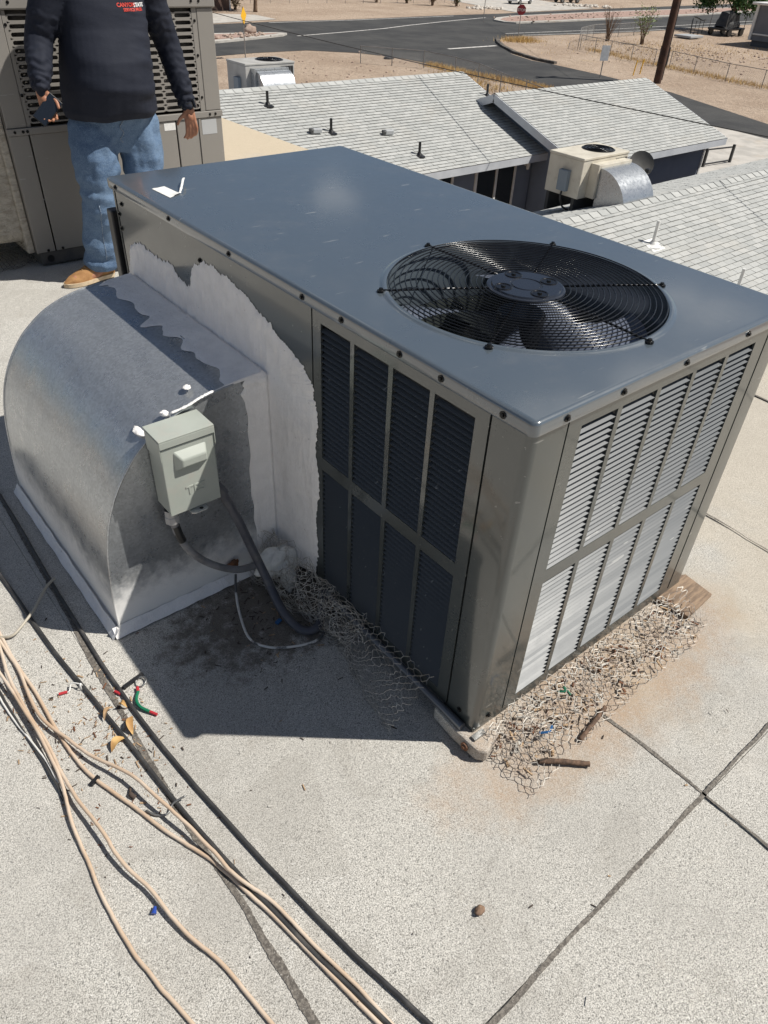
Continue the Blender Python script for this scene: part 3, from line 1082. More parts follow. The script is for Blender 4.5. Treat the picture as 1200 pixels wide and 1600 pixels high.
# ------------------------------------------------------------------ disconnect box and its conduits
DISC = pm('pale_grey_green_enamel', (0.40, 0.43, 0.39), (0.36, 0.39, 0.355), scale=9, rough=0.42, dust=(0.42, 0.40, 0.36), dscale=14)
disc = tag(empty('disconnect_box', (-0.323, 0.91, 0.435)), 'pale grey-green electrical disconnect box on the side of the curved duct', 'electrical box')
bx0, bx1, by, bz0, bz1 = -0.402, -0.246, 0.862, 0.437, 0.690
MB().box(bx0 + 0.004, by + 0.006, bz0, bx1 - 0.004, Y0D - 0.001, bz1 - 0.004).build('box_body', DISC, disc, bevel=0.003)
cov = MB()
cov.add([(bx0, by, bz0 + 0.004), (bx1, by, bz0 + 0.004), (bx1, by, bz1 - 0.028), (bx0, by, bz1 - 0.028), (bx0, by + 0.0052, bz0 + 0.004), (bx1, by + 0.0052, bz0 + 0.004), (bx1, by + 0.0052, bz1 - 0.028), (bx0, by + 0.0052, bz1 - 0.028)],
        [(0, 1, 2, 3), (7, 6, 5, 4), (0, 4, 5, 1), (1, 5, 6, 2), (2, 6, 7, 3), (3, 7, 4, 0)])
door = cov.build('box_door', DISC, disc, bevel=0.002)
lid = MB().prism([(bx0 - 0.002, by - 0.005), (bx1 + 0.002, by - 0.005), (bx1 + 0.002, Y0D - 0.002), (bx0 - 0.002, Y0D - 0.002)], bz1 - 0.003, bz1 + 0.002)
lid.box(bx0 - 0.002, by - 0.005, bz1 - 0.024, bx1 + 0.002, by - 0.002, bz1 - 0.0032)
lid.prism([(bx0 - 0.003, by - 0.004), (bx0 - 0.0005, by - 0.004), (bx0 - 0.0005, Y0D - 0.012), (bx0 - 0.003, Y0D - 0.012)], bz1 - 0.062, bz1 - 0.0034)
lid.prism([(bx1 + 0.0005, by - 0.004), (bx1 + 0.003, by - 0.004), (bx1 + 0.003, Y0D - 0.012), (bx1 + 0.0005, Y0D - 0.012)], bz1 - 0.062, bz1 - 0.0034)
lid.build('box_lid', DISC, disc, bevel=0.0012)
# raised finger pull
a0, a1, c0, c1 = bx0 + 0.034, bx1 - 0.026, bz1 - 0.105, bz1 - 0.045
pts = [(a0, by - 0.0002, c0), (a1, by - 0.0002, c0), (a1, by - 0.0002, c1), (a0, by - 0.0002, c1), (a0 + 0.016, by - 0.019, c0 + 0.014), (a1 - 0.008, by - 0.019, c0 + 0.014), (a1 - 0.008, by - 0.019, c1 - 0.022), (a0 + 0.016, by - 0.019, c1 - 0.022)]
MB().add(pts, [(4, 5, 6, 7), (0, 1, 5, 4), (1, 2, 6, 5), (2, 3, 7, 6), (3, 0, 4, 7)]).build('finger_pull', DISC, door, bevel=0.004, segs=3)
tm = text_mesh('TES', 0.038, 0.0008, 0.0006)
tm.transform(Matrix.Translation(V((-0.318, by - 0.0009, bz0 + 0.070))) @ Matrix.Rotation(math.pi / 2, 4, 'X'))
link('embossed_lettering', tm, DISC, door)
hasp = MB().prism([(-0.335, 0.845), (-0.30, 0.845), (-0.294, 0.852), (-0.294, 0.872), (-0.345, 0.872), (-0.345, 0.852)], bz0 - 0.0035, bz0 - 0.001).build('hasp', pm('zinc_hasp', (0.7, 0.7, 0.68), rough=0.35, metal=0.5), disc)
MB().lathe([(0.006, 0.0), (0.0, 0.0)], c=(-0.312, 0.857, bz0 - 0.0006), n=12).build('padlock_hole', BLACK, hasp)
GREYFLEX = pm('grey_flexible_conduit', (0.24, 0.24, 0.25), (0.15, 0.15, 0.16), scale=20, rough=0.5, dust=(0.34, 0.32, 0.29), dscale=18)
BLACKFLEX = pm('black_flexible_conduit', (0.052, 0.056, 0.075), (0.085, 0.088, 0.105), scale=16, rough=0.45, dust=(0.16, 0.15, 0.14), dscale=14)
c1 = MB().tube(spline([(-0.386, 0.905, 0.432), (-0.384, 0.902, 0.40), (-0.379, 0.895, 0.345), (-0.358, 0.888, 0.280), (-0.318, 0.884, 0.215), (-0.262, 0.880, 0.158), (-0.205, 0.880, 0.118), (-0.15, 0.880, 0.104), (-0.09, 0.872, 0.10)], 6), 0.0118, 12).build('flexible_conduit', GREYFLEX, smooth=True)
tag(c1, 'grey flexible conduit curving from the disconnect box bottom into white sealant', 'conduit')
MB().lathe([(0.019, 0.436), (0.019, 0.414), (0.021, 0.412), (0.021, 0.39), (0.0165, 0.386)], c=(-0.385, 0.904, 0), n=8).build('connector', pm('pale_connector', (0.42, 0.41, 0.40), rough=0.5), c1)
MB().tube([(-0.3815, 0.899, 0.375), (-0.377, 0.893, 0.340), (-0.371, 0.891, 0.318)], 0.0131, 12).build('tape_wrap', BLACK, c1, smooth=True)
c2 = MB().tube(spline([(-0.243, 0.905, 0.455), (-0.225, 0.895, 0.425), (-0.196, 0.872, 0.33), (-0.172, 0.846, 0.22), (-0.155, 0.80, 0.12), (-0.158, 0.70, 0.045), (-0.142, 0.615, 0.022), (-0.09, 0.60, 0.022), (-0.035, 0.66, 0.035), (0.02, 0.70, 0.05)], 8), 0.0142, 14).build('flexible_conduit', BLACKFLEX, smooth=True)
tag(c2, 'thick black flexible conduit dropping from the disconnect box to the roof', 'conduit')
MB().tube([(-0.247, 0.908, 0.468), (-0.234, 0.902, 0.440), (-0.224, 0.894, 0.420)], [0.017, 0.023, 0.021], 8).build('connector', BLACKFLEX, c2)
w_ = MB().tube(spline([(-0.195, 0.930, 0.052), (-0.225, 0.88, 0.03), (-0.255, 0.81, 0.008), (-0.285, 0.70, 0.006), (-0.26, 0.635, 0.006), (-0.20, 0.59, 0.006), (-0.12, 0.565, 0.006), (-0.06, 0.60, 0.006), (-0.03, 0.66, 0.006)], 8), 0.0042, 8).build('thin_cable', pm('white_to_grey_cable', (0.62, 0.61, 0.58), (0.10, 0.10, 0.10), scale=7, lo=0.5, hi=0.54, rough=0.5), smooth=True)
tag(w_, 'thin pale cable looped on the roof below the conduits', 'cable')
lump = blob((-0.075, 0.862, 0.095), (0.075, 0.045, 0.052), 5, 0.35, 28, 18)
lump2 = blob((-0.062, 0.815, 0.055), (0.026, 0.03, 0.06), 15, 0.3, 18, 12)
lump.add(lump2.v, lump2.f)
lo_ = lump.build('sealant_lump', make_mastic('pale_sealant_lump', (0.80, 0.80, 0.76)), smooth='all')
tag(lo_, 'lumpy white sealant smeared over the conduit end beside the unit', 'sealant')
blob((-0.195, 0.944, 0.085), (0.024, 0.010, 0.016), 22, 0.4).build('rust_plug', RUST, duct, smooth='all')

# ------------------------------------------------------------------ chicken wire
def chicken_wire(nu, nv, cell, fn, r=0.0008, drop=0.06, seed=0):
    """hexagon net on (u, v) in metres mapped to space by fn"""
    rnd = random.Random(seed)
    mb = MB()
    pts = {}

    def pt(a, b):
        if (a, b) not in pts:
            u = a * cell * 0.5
            off = cell * 0.16 * (1 if (a + b) % 2 else -1)
            v = b * cell * 0.55 + off
            pts[(a, b)] = V(fn(u + rnd.uniform(-.10, .10) * cell, v + rnd.uniform(-.10, .10) * cell))
        return pts[(a, b)]
    for a in range(nu):
        for b in range(nv):
            if rnd.random() > drop and a + 1 < nu:
                mb.tube([pt(a, b), pt(a + 1, b)], r, 3, caps=False)
            if (a + b) % 2 and b + 1 < nv and rnd.random() > drop:
                mb.tube([pt(a, b), pt(a, b + 1)], r * 1.5, 3, caps=False)
    return mb


def net_sun(layer):
    s = layer * 17.3

    def fn(u, v):
        x = 0.015 + u
        y = -0.012 - v * (1 - 0.22 * (u / 1.0))
        crumple = nz(x * 9 + s, y * 14, s)
        z = 0.006 + 0.048 * (1 - min(1, v / 0.17)) + 0.034 * abs(crumple) + 0.014 * nz(x * 26, y * 26, s) + 0.008 * layer
        return (x + 0.024 * nz(x * 8, y * 11, s + 5), y + 0.022 * nz(x * 9, y * 9, s + 9), max(z, 0.004))
    return fn


net = MB()
for L_ in range(2):
    q = chicken_wire(64 - 6 * L_, 12 - 3 * L_, 0.030, net_sun(L_), seed=L_, r=0.00095)
    net.add(q.v, q.f)
tag(net.build('chicken_wire', WIRE_GALV), 'crumpled sunlit chicken wire along the foot of the bright louvres', 'wire mesh')


def net_shade(layer):
    s = 40 + layer * 13.1

    def fn(u, v):
        y = 0.16 + u
        k = min(max((y - 0.35) / 0.4, 0), 1)
        bulge = 0.10 + 0.035 * math.sin(y * 9)
        t = v / 0.22
        x = -0.02 - bulge * math.sin(min(t, 1.25) * math.pi / 2) * (1 - 0.35 * k) - 0.02 * k
        z = lerp(0.135 + 0.02 * k, 0.006, min(t, 1)) + 0.02 * k * nz(y * 20, v * 20, s)
        c = 0.018 + 0.022 * k
        return (x + c * nz(y * 14, v * 18, s), y + c * nz(y * 13, v * 16, s + 4), max(0.004, z + c * nz(y * 16, v * 14, s + 8)))
    return fn


net = MB()
for L_ in range(3):
    q = chicken_wire(62 if L_ == 0 else 40, 17, 0.026, net_shade(L_) if L_ == 0 else (lambda u, v, f=net_shade(L_): f(u + 0.28, v)), seed=9 + L_, r=0.0008)
    net.add(q.v, q.f)
tag(net.build('chicken_wire', WIRE_DARK), 'bunched dull chicken wire along the shaded foot of the dark louvres', 'wire mesh')

# ------------------------------------------------------------------ cables on the roof
BEIGE = pm('beige_cable_sheath', (0.52, 0.39, 0.28), (0.62, 0.52, 0.42), scale=7, rough=0.5, dust=(0.45, 0.30, 0.19), dscale=5)
BLKCABLE = pm('black_cable_sheath', (0.028, 0.028, 0.03), (0.05, 0.05, 0.05), scale=20, rough=0.5, dust=(0.14, 0.13, 0.12), dscale=9)


def cable(pts, r, mat, label, lifts=None, ext=True, group=None):
    P = []
    n_ = len(pts)
    for i, (x, y) in enumerate(pts):
        z = r + 0.001
        if lifts:
            z += lifts[i] if i < len(lifts) else 0
        P.append(V((x, y, z)))
    if ext:
        d = (P[-1] - P[-2]).normalized()
        P.append(P[-1] + V((d.x, d.y, 0)) * 0.6)
        d = (P[0] - P[1]).normalized()
        P.insert(0, P[0] + V((d.x * 0.8 - 0.02, d.y * 0.8, 0)))
    S = spline(P, 10)
    S = [p + V((0.0016 * nz(i * 0.21, r * 1000) + 0.0008 * nz(i * 0.9, 3), 0, 0.0)) for i, p in enumerate(S)]
    o = MB().tube(S, r, 10).build('cable', mat, smooth=True)
    return tag(o, label, 'cable', group)


cable([(-0.806, 1.45), (-0.782, 1.034), (-0.742, 0.631), (-0.706, 0.26), (-0.650, -0.11), (-0.597, -0.365)], 0.0058, BLKCABLE, 'left one of the two thick black cables running across the roof')
cable([(-0.671, 1.793), (-0.681, 1.34), (-0.686, 0.85), (-0.671, 0.52), (-0.634, 0.178), (-0.584, -0.158), (-0.53, -0.418)], 0.0058, BLKCABLE, 'right one of the two thick black cables, nearest the duct elbow')
cable([(-0.886, 1.178), (-0.887, 1.053), (-0.875, 0.868), (-0.872, 0.681), (-0.855, 0.547), (-0.81, 0.411), (-0.768, 0.283), (-0.716, 0.153), (-0.695, 0.07), (-0.668, -0.045), (-0.642, -0.183), (-0.622, -0.292), (-0.609, -0.361)], 0.0047, BEIGE, 'beige cable in the middle of the bundle, flat on the roof')
cable([(-0.895, 1.137), (-0.888, 0.993), (-0.895, 0.801), (-0.858, 0.661), (-0.829, 0.574), (-0.779, 0.467), (-0.75, 0.356), (-0.720, 0.235), (-0.702, 0.138), (-0.690, 0.070), (-0.653, -0.024), (-0.630, -0.15), (-0.605, -0.27), (-0.593, -0.353)], 0.0047, BEIGE, 'beige cable arching above the roof, rightmost of the beige bundle', lifts=[0.0, 0.004, 0.012, 0.012, 0.018, 0.03, 0.034, 0.026, 0.018, 0.016, 0.004])
cable([(-0.902, 1.126), (-0.918, 0.986), (-0.918, 0.846), (-0.909, 0.696), (-0.91, 0.578), (-0.904, 0.462), (-0.89, 0.358), (-0.885, 0.275), (-0.858, 0.161), (-0.839, 0.042), (-0.805, -0.066), (-0.781, -0.219)], 0.0046, BEIGE, 'beige cable second from the left at the bottom edge', lifts=[0.008, 0.016, 0.016, 0.01, 0.012, 0.02, 0.024, 0.018, 0.012, 0.006])
cable([(-0.936, 1.014), (-0.925, 0.878), (-0.916, 0.702), (-0.920, 0.56), (-0.939, 0.436), (-0.944, 0.34), (-0.95, 0.233), (-0.946, 0.102), (-0.933, 0.004), (-0.908, -0.119)], 0.0044, BEIGE, 'leftmost beige cable curving away alone at the bottom edge', lifts=[0.02, 0.016, 0.02, 0.014, 0.006])
cable([(-0.889, 1.155), (-0.852, 1.134), (-0.778, 1.182), (-0.72, 1.245), (-0.672, 1.295)], 0.0045, pm('grey_beige_wire', (0.42, 0.38, 0.31), rough=0.5), 'thin grey-beige wire end arching over a black cable beside the duct', lifts=[0.0, 0.01, 0.024, 0.03, 0.02], ext=False)
cable([(-0.956, 0.985), (-0.949, 0.835), (-0.938, 0.673), (-0.932, 0.565), (-0.93, 0.50)], 0.0028, pm('dark_thin_wire', (0.05, 0.05, 0.05), rough=0.4), 'thin dark wire left of the beige cable bundle', lifts=[0.004, 0.004, 0.002, 0.006], ext=False)
cable([(-0.965, 0.985), (-0.955, 0.835), (-0.932, 0.673), (-0.926, 0.565)], 0.0026, pm('white_thin_wire', (0.68, 0.67, 0.64), rough=0.4), 'thin white wire at the left of the beige cable bundle', lifts=[0.006, 0.002, 0.006, 0.006], ext=False)

# small litter around the cables
LEAF = pm('dry_leaf', (0.56, 0.36, 0.14), (0.40, 0.22, 0.08), scale=40, rough=0.7)
LEAF2 = pm('pale_dry_leaf', (0.42, 0.29, 0.17), (0.30, 0.19, 0.10), scale=40, rough=0.8)


def leaf(c, L, w, ang, mat, label, curl=0.4, tilt=0.2, group='dry leaves by the cables'):
    rot = Matrix.Rotation(ang, 3, 'Z') @ Matrix.Rotation(tilt, 3, 'X')

    def fn(u, v):
        x = (u - 0.5) * L
        ww = w * math.sin(math.pi * min(max(u, 0.02), 0.98)) ** 0.7
        y = (v - 0.5) * ww
        z = curl * (y * y) / w * 2 + 0.012 * math.sin(u * 3) + 0.002
        return V(c) + rot @ V((x, y + 0.01 * math.sin(u * 3), z)) + V((0, 0, 0.004 + abs(tilt) * w * 0.3))
    o = MB().grid(fn, 12, 6).build('leaf', mat, smooth='all')
    return tag(o, label, 'leaf', group)


leaf((-0.705, 0.615, 0), 0.060, 0.019, 1.15, LEAF, 'long orange dry leaf across the right black cable side', 0.35, 0.25)
leaf((-0.760, 0.580, 0), 0.050, 0.022, 0.35, LEAF, 'broad orange dry leaf beneath the left black cable', 0.25, 0.15)
leaf((-0.742, 0.690, 0), 0.045, 0.012, 0.6, LEAF2, 'curled pale brown dry leaf left of the black cable', 0.9, 0.3)
leaf((-0.700, 0.690, 0), 0.024, 0.016, 2.2, LEAF, 'small crumpled yellow leaf between the black cables', 1.2, 0.4)
nut = MB().lathe([(0.0, 0.016), (0.0035, 0.0155), (0.0052, 0.006), (0.0065, 0.0), (0.0, 0.0)], n=10)
Mx = Matrix.Translation(V((-0.876, 0.122, 0.0065))) @ Matrix.Rotation(0.9, 4, 'Z') @ Matrix.Rotation(math.radians(84), 4, 'Y')
me = nut.mesh('wire_nut', smooth=True, weld=1e-6)
me.transform(Mx)
tag(link('wire_nut', me, pm('blue_plastic', (0.02, 0.06, 0.32), rough=0.35)), 'small blue wire nut beside a beige cable', 'wire nut')
tag(blob((-0.29, -0.326, 0.007), (0.0135, 0.0095, 0.008), 31, 0.35).build('pebble', pm('brown_pebble', (0.25, 0.16, 0.10), (0.16, 0.10, 0.07), scale=60, rough=0.8), smooth='all'), 'brown pebble alone on the open roofing', 'pebble')
REDP = pm('red_insulation', (0.45, 0.03, 0.04), rough=0.45)
GREENP = pm('green_insulation', (0.01, 0.16, 0.08), rough=0.4)
gw = MB().tube(spline([(-0.645, 0.712, 0.008), (-0.662, 0.685, 0.010), (-0.662, 0.655, 0.010), (-0.648, 0.628, 0.008)], 6), 0.0046, 8).build('green_wire', GREENP, smooth=True)
tag(gw, 'short green wire with red tips and a ring terminal beside the black cable', 'wire')
MB().tube([(-0.648, 0.628, 0.008), (-0.636, 0.608, 0.006)], 0.0042, 8).tube([(-0.645, 0.712, 0.008), (-0.640, 0.728, 0.008)], 0.0046, 8).build('red_tip', REDP, gw, smooth=True)
tr = MB().torus((0, 0, 0), 0.016, 0.0025, 20, 6)
tr.v = [V((p.x - 0.624, p.y + 0.742, p.z + 0.006 + p.x * 0.3)) for p in tr.v]
tr.build('ring_terminal', STEEL, gw, smooth='all')
tag(MB().bar((-0.672, 0.752, 0.006), (-0.607, 0.766, 0.006), 0.012, 0.006).build('plastic_strip', BLACK), 'short black plastic strip beside the ring terminal', 'strip')
tag(MB().tube([(-0.826, 0.840, 0.006), (-0.804, 0.834, 0.006)], 0.0042, 8).build('red_crimp', REDP, smooth=True), 'red crimp terminal left of the left black cable', 'crimp')
tag(MB().tube([(-0.697, 0.755, 0.006), (-0.688, 0.735, 0.006)], 0.0042, 8).build('red_crimp', REDP, smooth=True), 'red crimp terminal touching the right black cable', 'crimp')
tie = MB().torus((0, 0, 0), 0.0115, 0.003, 20, 6)
tie.v = [V((-0.767 + p.z * 0.9 + p.x * 0.25, 0.823 + p.x * 0.3 - p.z, 0.012 + p.y)) for p in tie.v]
tie.tube(spline([(-0.767, 0.825, 0.022), (-0.785, 0.845, 0.018), (-0.80, 0.832, 0.006), (-0.815, 0.84, 0.004)], 5), 0.0022, 5)
tag(tie.build('white_tie', PAPER, smooth='all'), 'white tie twisted round the left black cable', 'cable tie')
tag(MB().tube(spline([(-0.783, 0.362, 0.005), (-0.769, 0.336, 0.005), (-0.745, 0.322, 0.005), (-0.722, 0.334, 0.012), (-0.690, 0.328, 0.022)], 6), 0.003, 6).build('bent_wire', STEEL, smooth='all'), 'bent grey wire lying across a beige cable', 'wire')
tag(MB().tube(spline([(-0.787, 0.444, 0.006), (-0.795, 0.425, 0.01), (-0.790, 0.41, 0.006)], 5), [0.003] * 5 + [0.006] * 6, 6).build('twig', pm('dark_bark', (0.07, 0.05, 0.04), rough=0.9), smooth='all'), 'small dark curled twig between beige cables', 'twig')
tag(MB().bar((-0.864, 0.512, 0.005), (-0.838, 0.522, 0.008), 0.010, 0.008).build('rubber_scrap', BLACK), 'small black scrap beside a beige cable', 'scrap')
BARK = pm('stick_bark', (0.17, 0.105, 0.07), (0.07, 0.045, 0.032), scale=70, rough=0.9, bump=0.8, bscale=90)
tag(MB().tube(spline([(0.105, -0.150, 0.012), (0.145, -0.182, 0.014), (0.185, -0.218, 0.012), (0.212, -0.243, 0.011)], 5), [0.0075, 0.0068, 0.0075, 0.008] * 4, 8).build('stick', BARK, smooth='all'), 'dark stick poking from the near end of the sunlit chicken wire', 'stick')
tag(MB().tube(spline([(0.252, -0.178, 0.010), (0.30, -0.170, 0.013), (0.36, -0.160, 0.012), (0.40, -0.152, 0.010)], 5), [0.006, 0.0075, 0.006, 0.007] * 4, 8).build('stick', BARK, smooth='all'), 'dark stick under the edge of the sunlit chicken wire', 'stick')


def litter(name, label, n, place, mats, smin, smax, seed):
    rnd = random.Random(seed)
    groups = [MB() for _ in mats]
    for _ in range(n):
        p = place(rnd)
        s = rnd.uniform(smin, smax)
        rot = Matrix.Rotation(rnd.uniform(0, 6.28), 3, 'Z') @ Matrix.Rotation(rnd.uniform(-.5, .5), 3, 'X')
        g = rnd.choice(groups)
        g.obox((p[0], p[1], p[2] + s * 0.15), (s * rnd.uniform(1, 4), s * rnd.uniform(.3, .8), s * rnd.uniform(.15, .4)), rot)
    big = MB()
    me_idx = []
    for k, g in enumerate(groups):
        big.add(g.v, g.f)
        me_idx += [k] * len(g.f)
    me = big.mesh(name)
    for mt in mats:
        me.materials.append(mt)
    for p, k in zip(me.polygons, me_idx):
        p.material_index = k
    return tag(link(name, me, None), label, 'litter', kind='stuff')


TAN = pm('tan_chaff', (0.45, 0.32, 0.20), (0.30, 0.20, 0.12), scale=90, rough=0.9)
DKB = pm('dark_chaff', (0.06, 0.045, 0.035), rough=0.9)
GRY = pm('pale_chip', (0.5, 0.48, 0.44), rough=0.9)
BLU = pm('blue_scrap', (0.02, 0.10, 0.26), rough=0.5)
litter('debris', 'dry twigs and chaff caught under the sunlit chicken wire', 260, lambda r: (r.uniform(0.02, 0.93), -0.01 - r.random() ** 1.2 * 0.15, r.uniform(0.002, 0.02)), [TAN, TAN, DKB, GRY, RUST], 0.003, 0.011, 1)
litter('debris', 'dark chaff and grit scattered in the shade below the duct', 300, lambda r: (-0.12 + r.gauss(0, 0.14), 0.74 + r.gauss(0, 0.12), 0.002), [DKB, DKB, DKB, TAN], 0.0015, 0.006, 2)
litter('debris', 'dry chaff scattered around the black cables', 260, lambda r: (-0.74 + r.gauss(0, 0.06), 0.66 + r.gauss(0, 0.16), 0.002), [DKB, TAN, TAN, RUST], 0.0015, 0.006, 3)
litter('debris', 'thin chaff scattered along the beige cable bundle', 160, lambda r: (-0.92 + r.gauss(0, 0.03), 0.75 + r.gauss(0, 0.2), 0.002), [DKB, TAN, RUST], 0.0015, 0.005, 4)
litter('debris', 'specks of grit strewn over the open roofing', 90, lambda r: (r.uniform(-0.95, 1.4), r.uniform(-0.6, 0.6), 0.002), [DKB, DKB, TAN, GRY], 0.0015, 0.006, 5)
for p, lab in (((0.300, -0.045, 0.05), 'green plastic scrap tangled in the sunlit chicken wire'),):
    tag(MB().tube(spline([p, (0.315, -0.06, 0.055), (0.33, -0.045, 0.05), (0.325, -0.075, 0.045)], 4), 0.0035, 5).build('plastic_scrap', pm('green_scrap', (0.02, 0.14, 0.08), rough=0.4)), lab, 'scrap')
tag(MB().tube(spline([(0.155, -0.105, 0.045), (0.175, -0.12, 0.05), (0.20, -0.112, 0.046)], 4), 0.0035, 5).build('plastic_scrap', BLU), 'blue plastic scrap tangled in the sunlit chicken wire', 'scrap')
tag(MB().bar((-0.185, 0.70, 0.006), (-0.165, 0.705, 0.008), 0.012, 0.006).build('plastic_scrap', BLU), 'blue plastic scrap in the shade below the duct', 'scrap')

# ------------------------------------------------------------------ old packaged unit behind the person
OX0, OX1, OY0, OY1 = 0.262, 1.617, 4.13, 5.25
old = tag(empty('rooftop_air_conditioner', ((OX0 + OX1) / 2, (OY0 + OY1) / 2, 0)), 'tall old taupe air conditioner with slotted grille, right behind the standing person', 'air conditioner')
MB().box(OX0 + 0.02, OY0 + 0.015, 0.01, OX1 - 0.02, OY1 - 0.02, 0.088).build('base_rail', pm('dark_rail', (0.05, 0.052, 0.058), (0.09, 0.085, 0.08), scale=9, rough=0.55), old, bevel=0.004)
for xx in (OX0 + 0.075, OX1 - 0.12):
    MB().lathe([(0.022, 0), (0.022, -0.002), (0.0, -0.002)], c=(xx, OY0 + 0.0142, 0.046), n=16, axis='y').build('lifting_hole', BLACK, old)
MB().box(OX0, OY0 + 0.004, 0.09, OX0 + 0.004, OY1, 1.345).box(OX1 - 0.004, OY0 + 0.004, 0.09, OX1, OY1, 1.345).box(OX0, OY1 - 0.004, 0.09, OX1, OY1 + 0.001, 1.345).build('cabinet', OLD, old)
for (a, b) in ((OX0, 0.374), (0.380, 0.800), (0.806, 1.285), (1.291, 1.447), (1.457, OX1)):
    MB().box(a + 0.0015, OY0, 0.092, b - 0.0015, OY0 + 0.012, 0.752).build('lower_panel', OLD, old, bevel=0.003)
MB().box(1.446, OY0 - 0.006, 0.094, 1.458, OY0 + 0.012, 0.75).build('panel_edge', OLD, old)
MB().box(OX0 - 0.004, OY0 - 0.008, 0.754, OX1 + 0.006, OY0 + 0.014, 0.790).build('waist_band', OLD, old, bevel=0.003)
MB().box(OX0, OY0, 0.792, 0.376, OY0 + 0.02, 1.343).build('corner_post', OLD, old, bevel=0.004)
MB().box(1.508, OY0, 0.792, OX1, OY0 + 0.02, 1.343).build('corner_post', OLD, old, bevel=0.004)
MB().box(0.3785, OY0 + 0.002, 0.792, 0.398, OY0 + 0.012, 1.343).build('grille_frame', OLD, old)
MB().box(1.474, OY0 + 0.002, 0.792, 1.5055, OY0 + 0.012, 1.343).build('grille_frame', OLD, old)
gm = MB()
CW, CH = 0.1195, 0.0372
GX, GZ0 = 0.3985, 0.806
angl = [2 * math.pi * k / 20 for k in range(20)]
for ci in range(9):
    for ri in range(14):
        cx, cz = GX + CW * (ci + 0.5), GZ0 + CH * (ri + 0.5)
        hw, hh = CW * 0.435, CH * 0.29
        inner_, outer_ = [], []
        for a in angl:
            c_, s_ = math.cos(a), math.sin(a)
            inner_.append((cx + (hw - hh) * (1 if c_ > 1e-6 else -1 if c_ < -1e-6 else 0) + hh * c_, cz + hh * s_))
            # outer rectangle along the same parameter
            k = max(abs(c_), abs(s_))
            outer_.append((cx + CW / 2 * c_ / k, cz + CH / 2 * s_ / k))
        o = len(gm.v)
        for ring, dy in ((outer_, 0.004), (inner_, 0.004), (inner_, 0.016)):
            gm.v += [V((x, OY0 + dy, z)) for x, z in ring]
        for k in range(20):
            k2 = (k + 1) % 20
            gm.f.append((o + k, o + k2, o + 20 + k2, o + 20 + k))
            gm.f.append((o + 20 + k, o + 20 + k2, o + 40 + k2, o + 40 + k))
gm.build('slotted_grille', OLD, old, smooth=False)
MB().box(0.385, OY0 + 0.07, 0.80, 1.50, OY0 + 0.08, 1.342).build('coil', pm('old_coil', (0.055, 0.05, 0.045), (0.12, 0.11, 0.10), scale=14, rough=0.7), old)
MB().box(OX0 - 0.012, OY0 - 0.014, 1.346, OX1 + 0.012, OY1 + 0.012, 1.43).build('top_cover', OLD, old, bevel=0.008)
MB().torus((0.95, 4.7, 1.436), 0.33, 0.012, 48, 6).torus((0.95, 4.7, 1.436), 0.22, 0.006, 48, 6).torus((0.95, 4.7, 1.436), 0.11, 0.006, 32, 6).build('fan_guard', BLACKWIRE, old, smooth='all')
MB().box(1.205, OY0 - 0.0012, 0.700, 1.282, OY0 - 0.0002, 0.742).build('sticker', PAPER, old)
MB().box(1.468, OY0 - 0.0012, 0.655, 1.575, OY0 - 0.0002, 0.742).build('rating_plate', pm('silver_plate', (0.50, 0.52, 0.54), rough=0.3, metal=0.3), old)
for x_, z_ in ((0.30, 0.772), (0.345, 0.772), (0.37, 0.772), (1.53, 0.772), (1.57, 0.772), (0.388, 1.28), (0.388, 0.95), (1.49, 1.28), (1.49, 1.1), (1.49, 0.87), (0.33, 0.102), (0.42, 0.102), (1.47, 1.38), (1.52, 1.38), (0.42, 1.38)):
    screw((x_, OY0 - (0.0082 if 0.755 < z_ < 0.79 else -0.0015 if z_ > 0.79 and z_ < 1.34 else 0.0142 if z_ > 1.34 else 0.0002), z_), 'y', old)

COAT = NT('weathered_roof_coating')
g1 = COAT.noise(18, 8, 0.7, vec=COAT.mapv((1, 1, 2.2)))
cc = COAT.mix(COAT.rng(g1, 0.35, 0.68), (0.52, 0.48, 0.41), (0.33, 0.29, 0.235))
cc = COAT.mix(COAT.rng(COAT.noise(60, 5, 0.7), 0.6, 0.7, 0, 0.6), cc, (0.16, 0.14, 0.12))
COAT.bump(g1, 0.8, 0.02)
COAT = COAT.done(cc, 0.9)
od = MB()


def odf(u, v):
    t = 2 * math.pi * u
    # rounded rectangle section swept along x
    x = lerp(-0.70, 0.215, v)
    cx_, cz_ = 4.62, 0.515
    k = max(abs(math.cos(t)), abs(math.sin(t)))
    yy = cx_ + 0.43 * math.cos(t) / k
    zz = cz_ + 0.345 * math.sin(t) / k
    w = 0.010 * nz(x * 6, yy * 6, zz * 6)
    return (x, yy + w, zz + w)


od.grid(odf, 64, 24, closeu=True)
od.f.append(tuple(i * 25 for i in range(64)))
odo = tag(od.build('coated_duct', COAT, smooth='all'), 'rough cream-coated duct on the left side of the old taupe unit', 'duct')
MB().box(0.216, 4.16, 0.09, 0.258, 5.10, 0.90).build('end_flange', COAT, odo, bevel=0.008)
q = chicken_wire(60, 12, 0.030, lambda u, v: (-0.62 + u + 0.03 * nz(u * 9, v * 9), 4.20 + 0.05 * nz(u * 11, v * 12, 5), 0.01 + v * 0.85 + 0.03 * nz(u * 10, v * 14, 2)), seed=31, r=0.0012)
tag(q.build('chicken_wire', pm('dark_rusty_wire', (0.07, 0.06, 0.05), rough=0.7, metal=0.3)), 'dark chicken wire stuffed under the cream-coated duct', 'wire mesh')

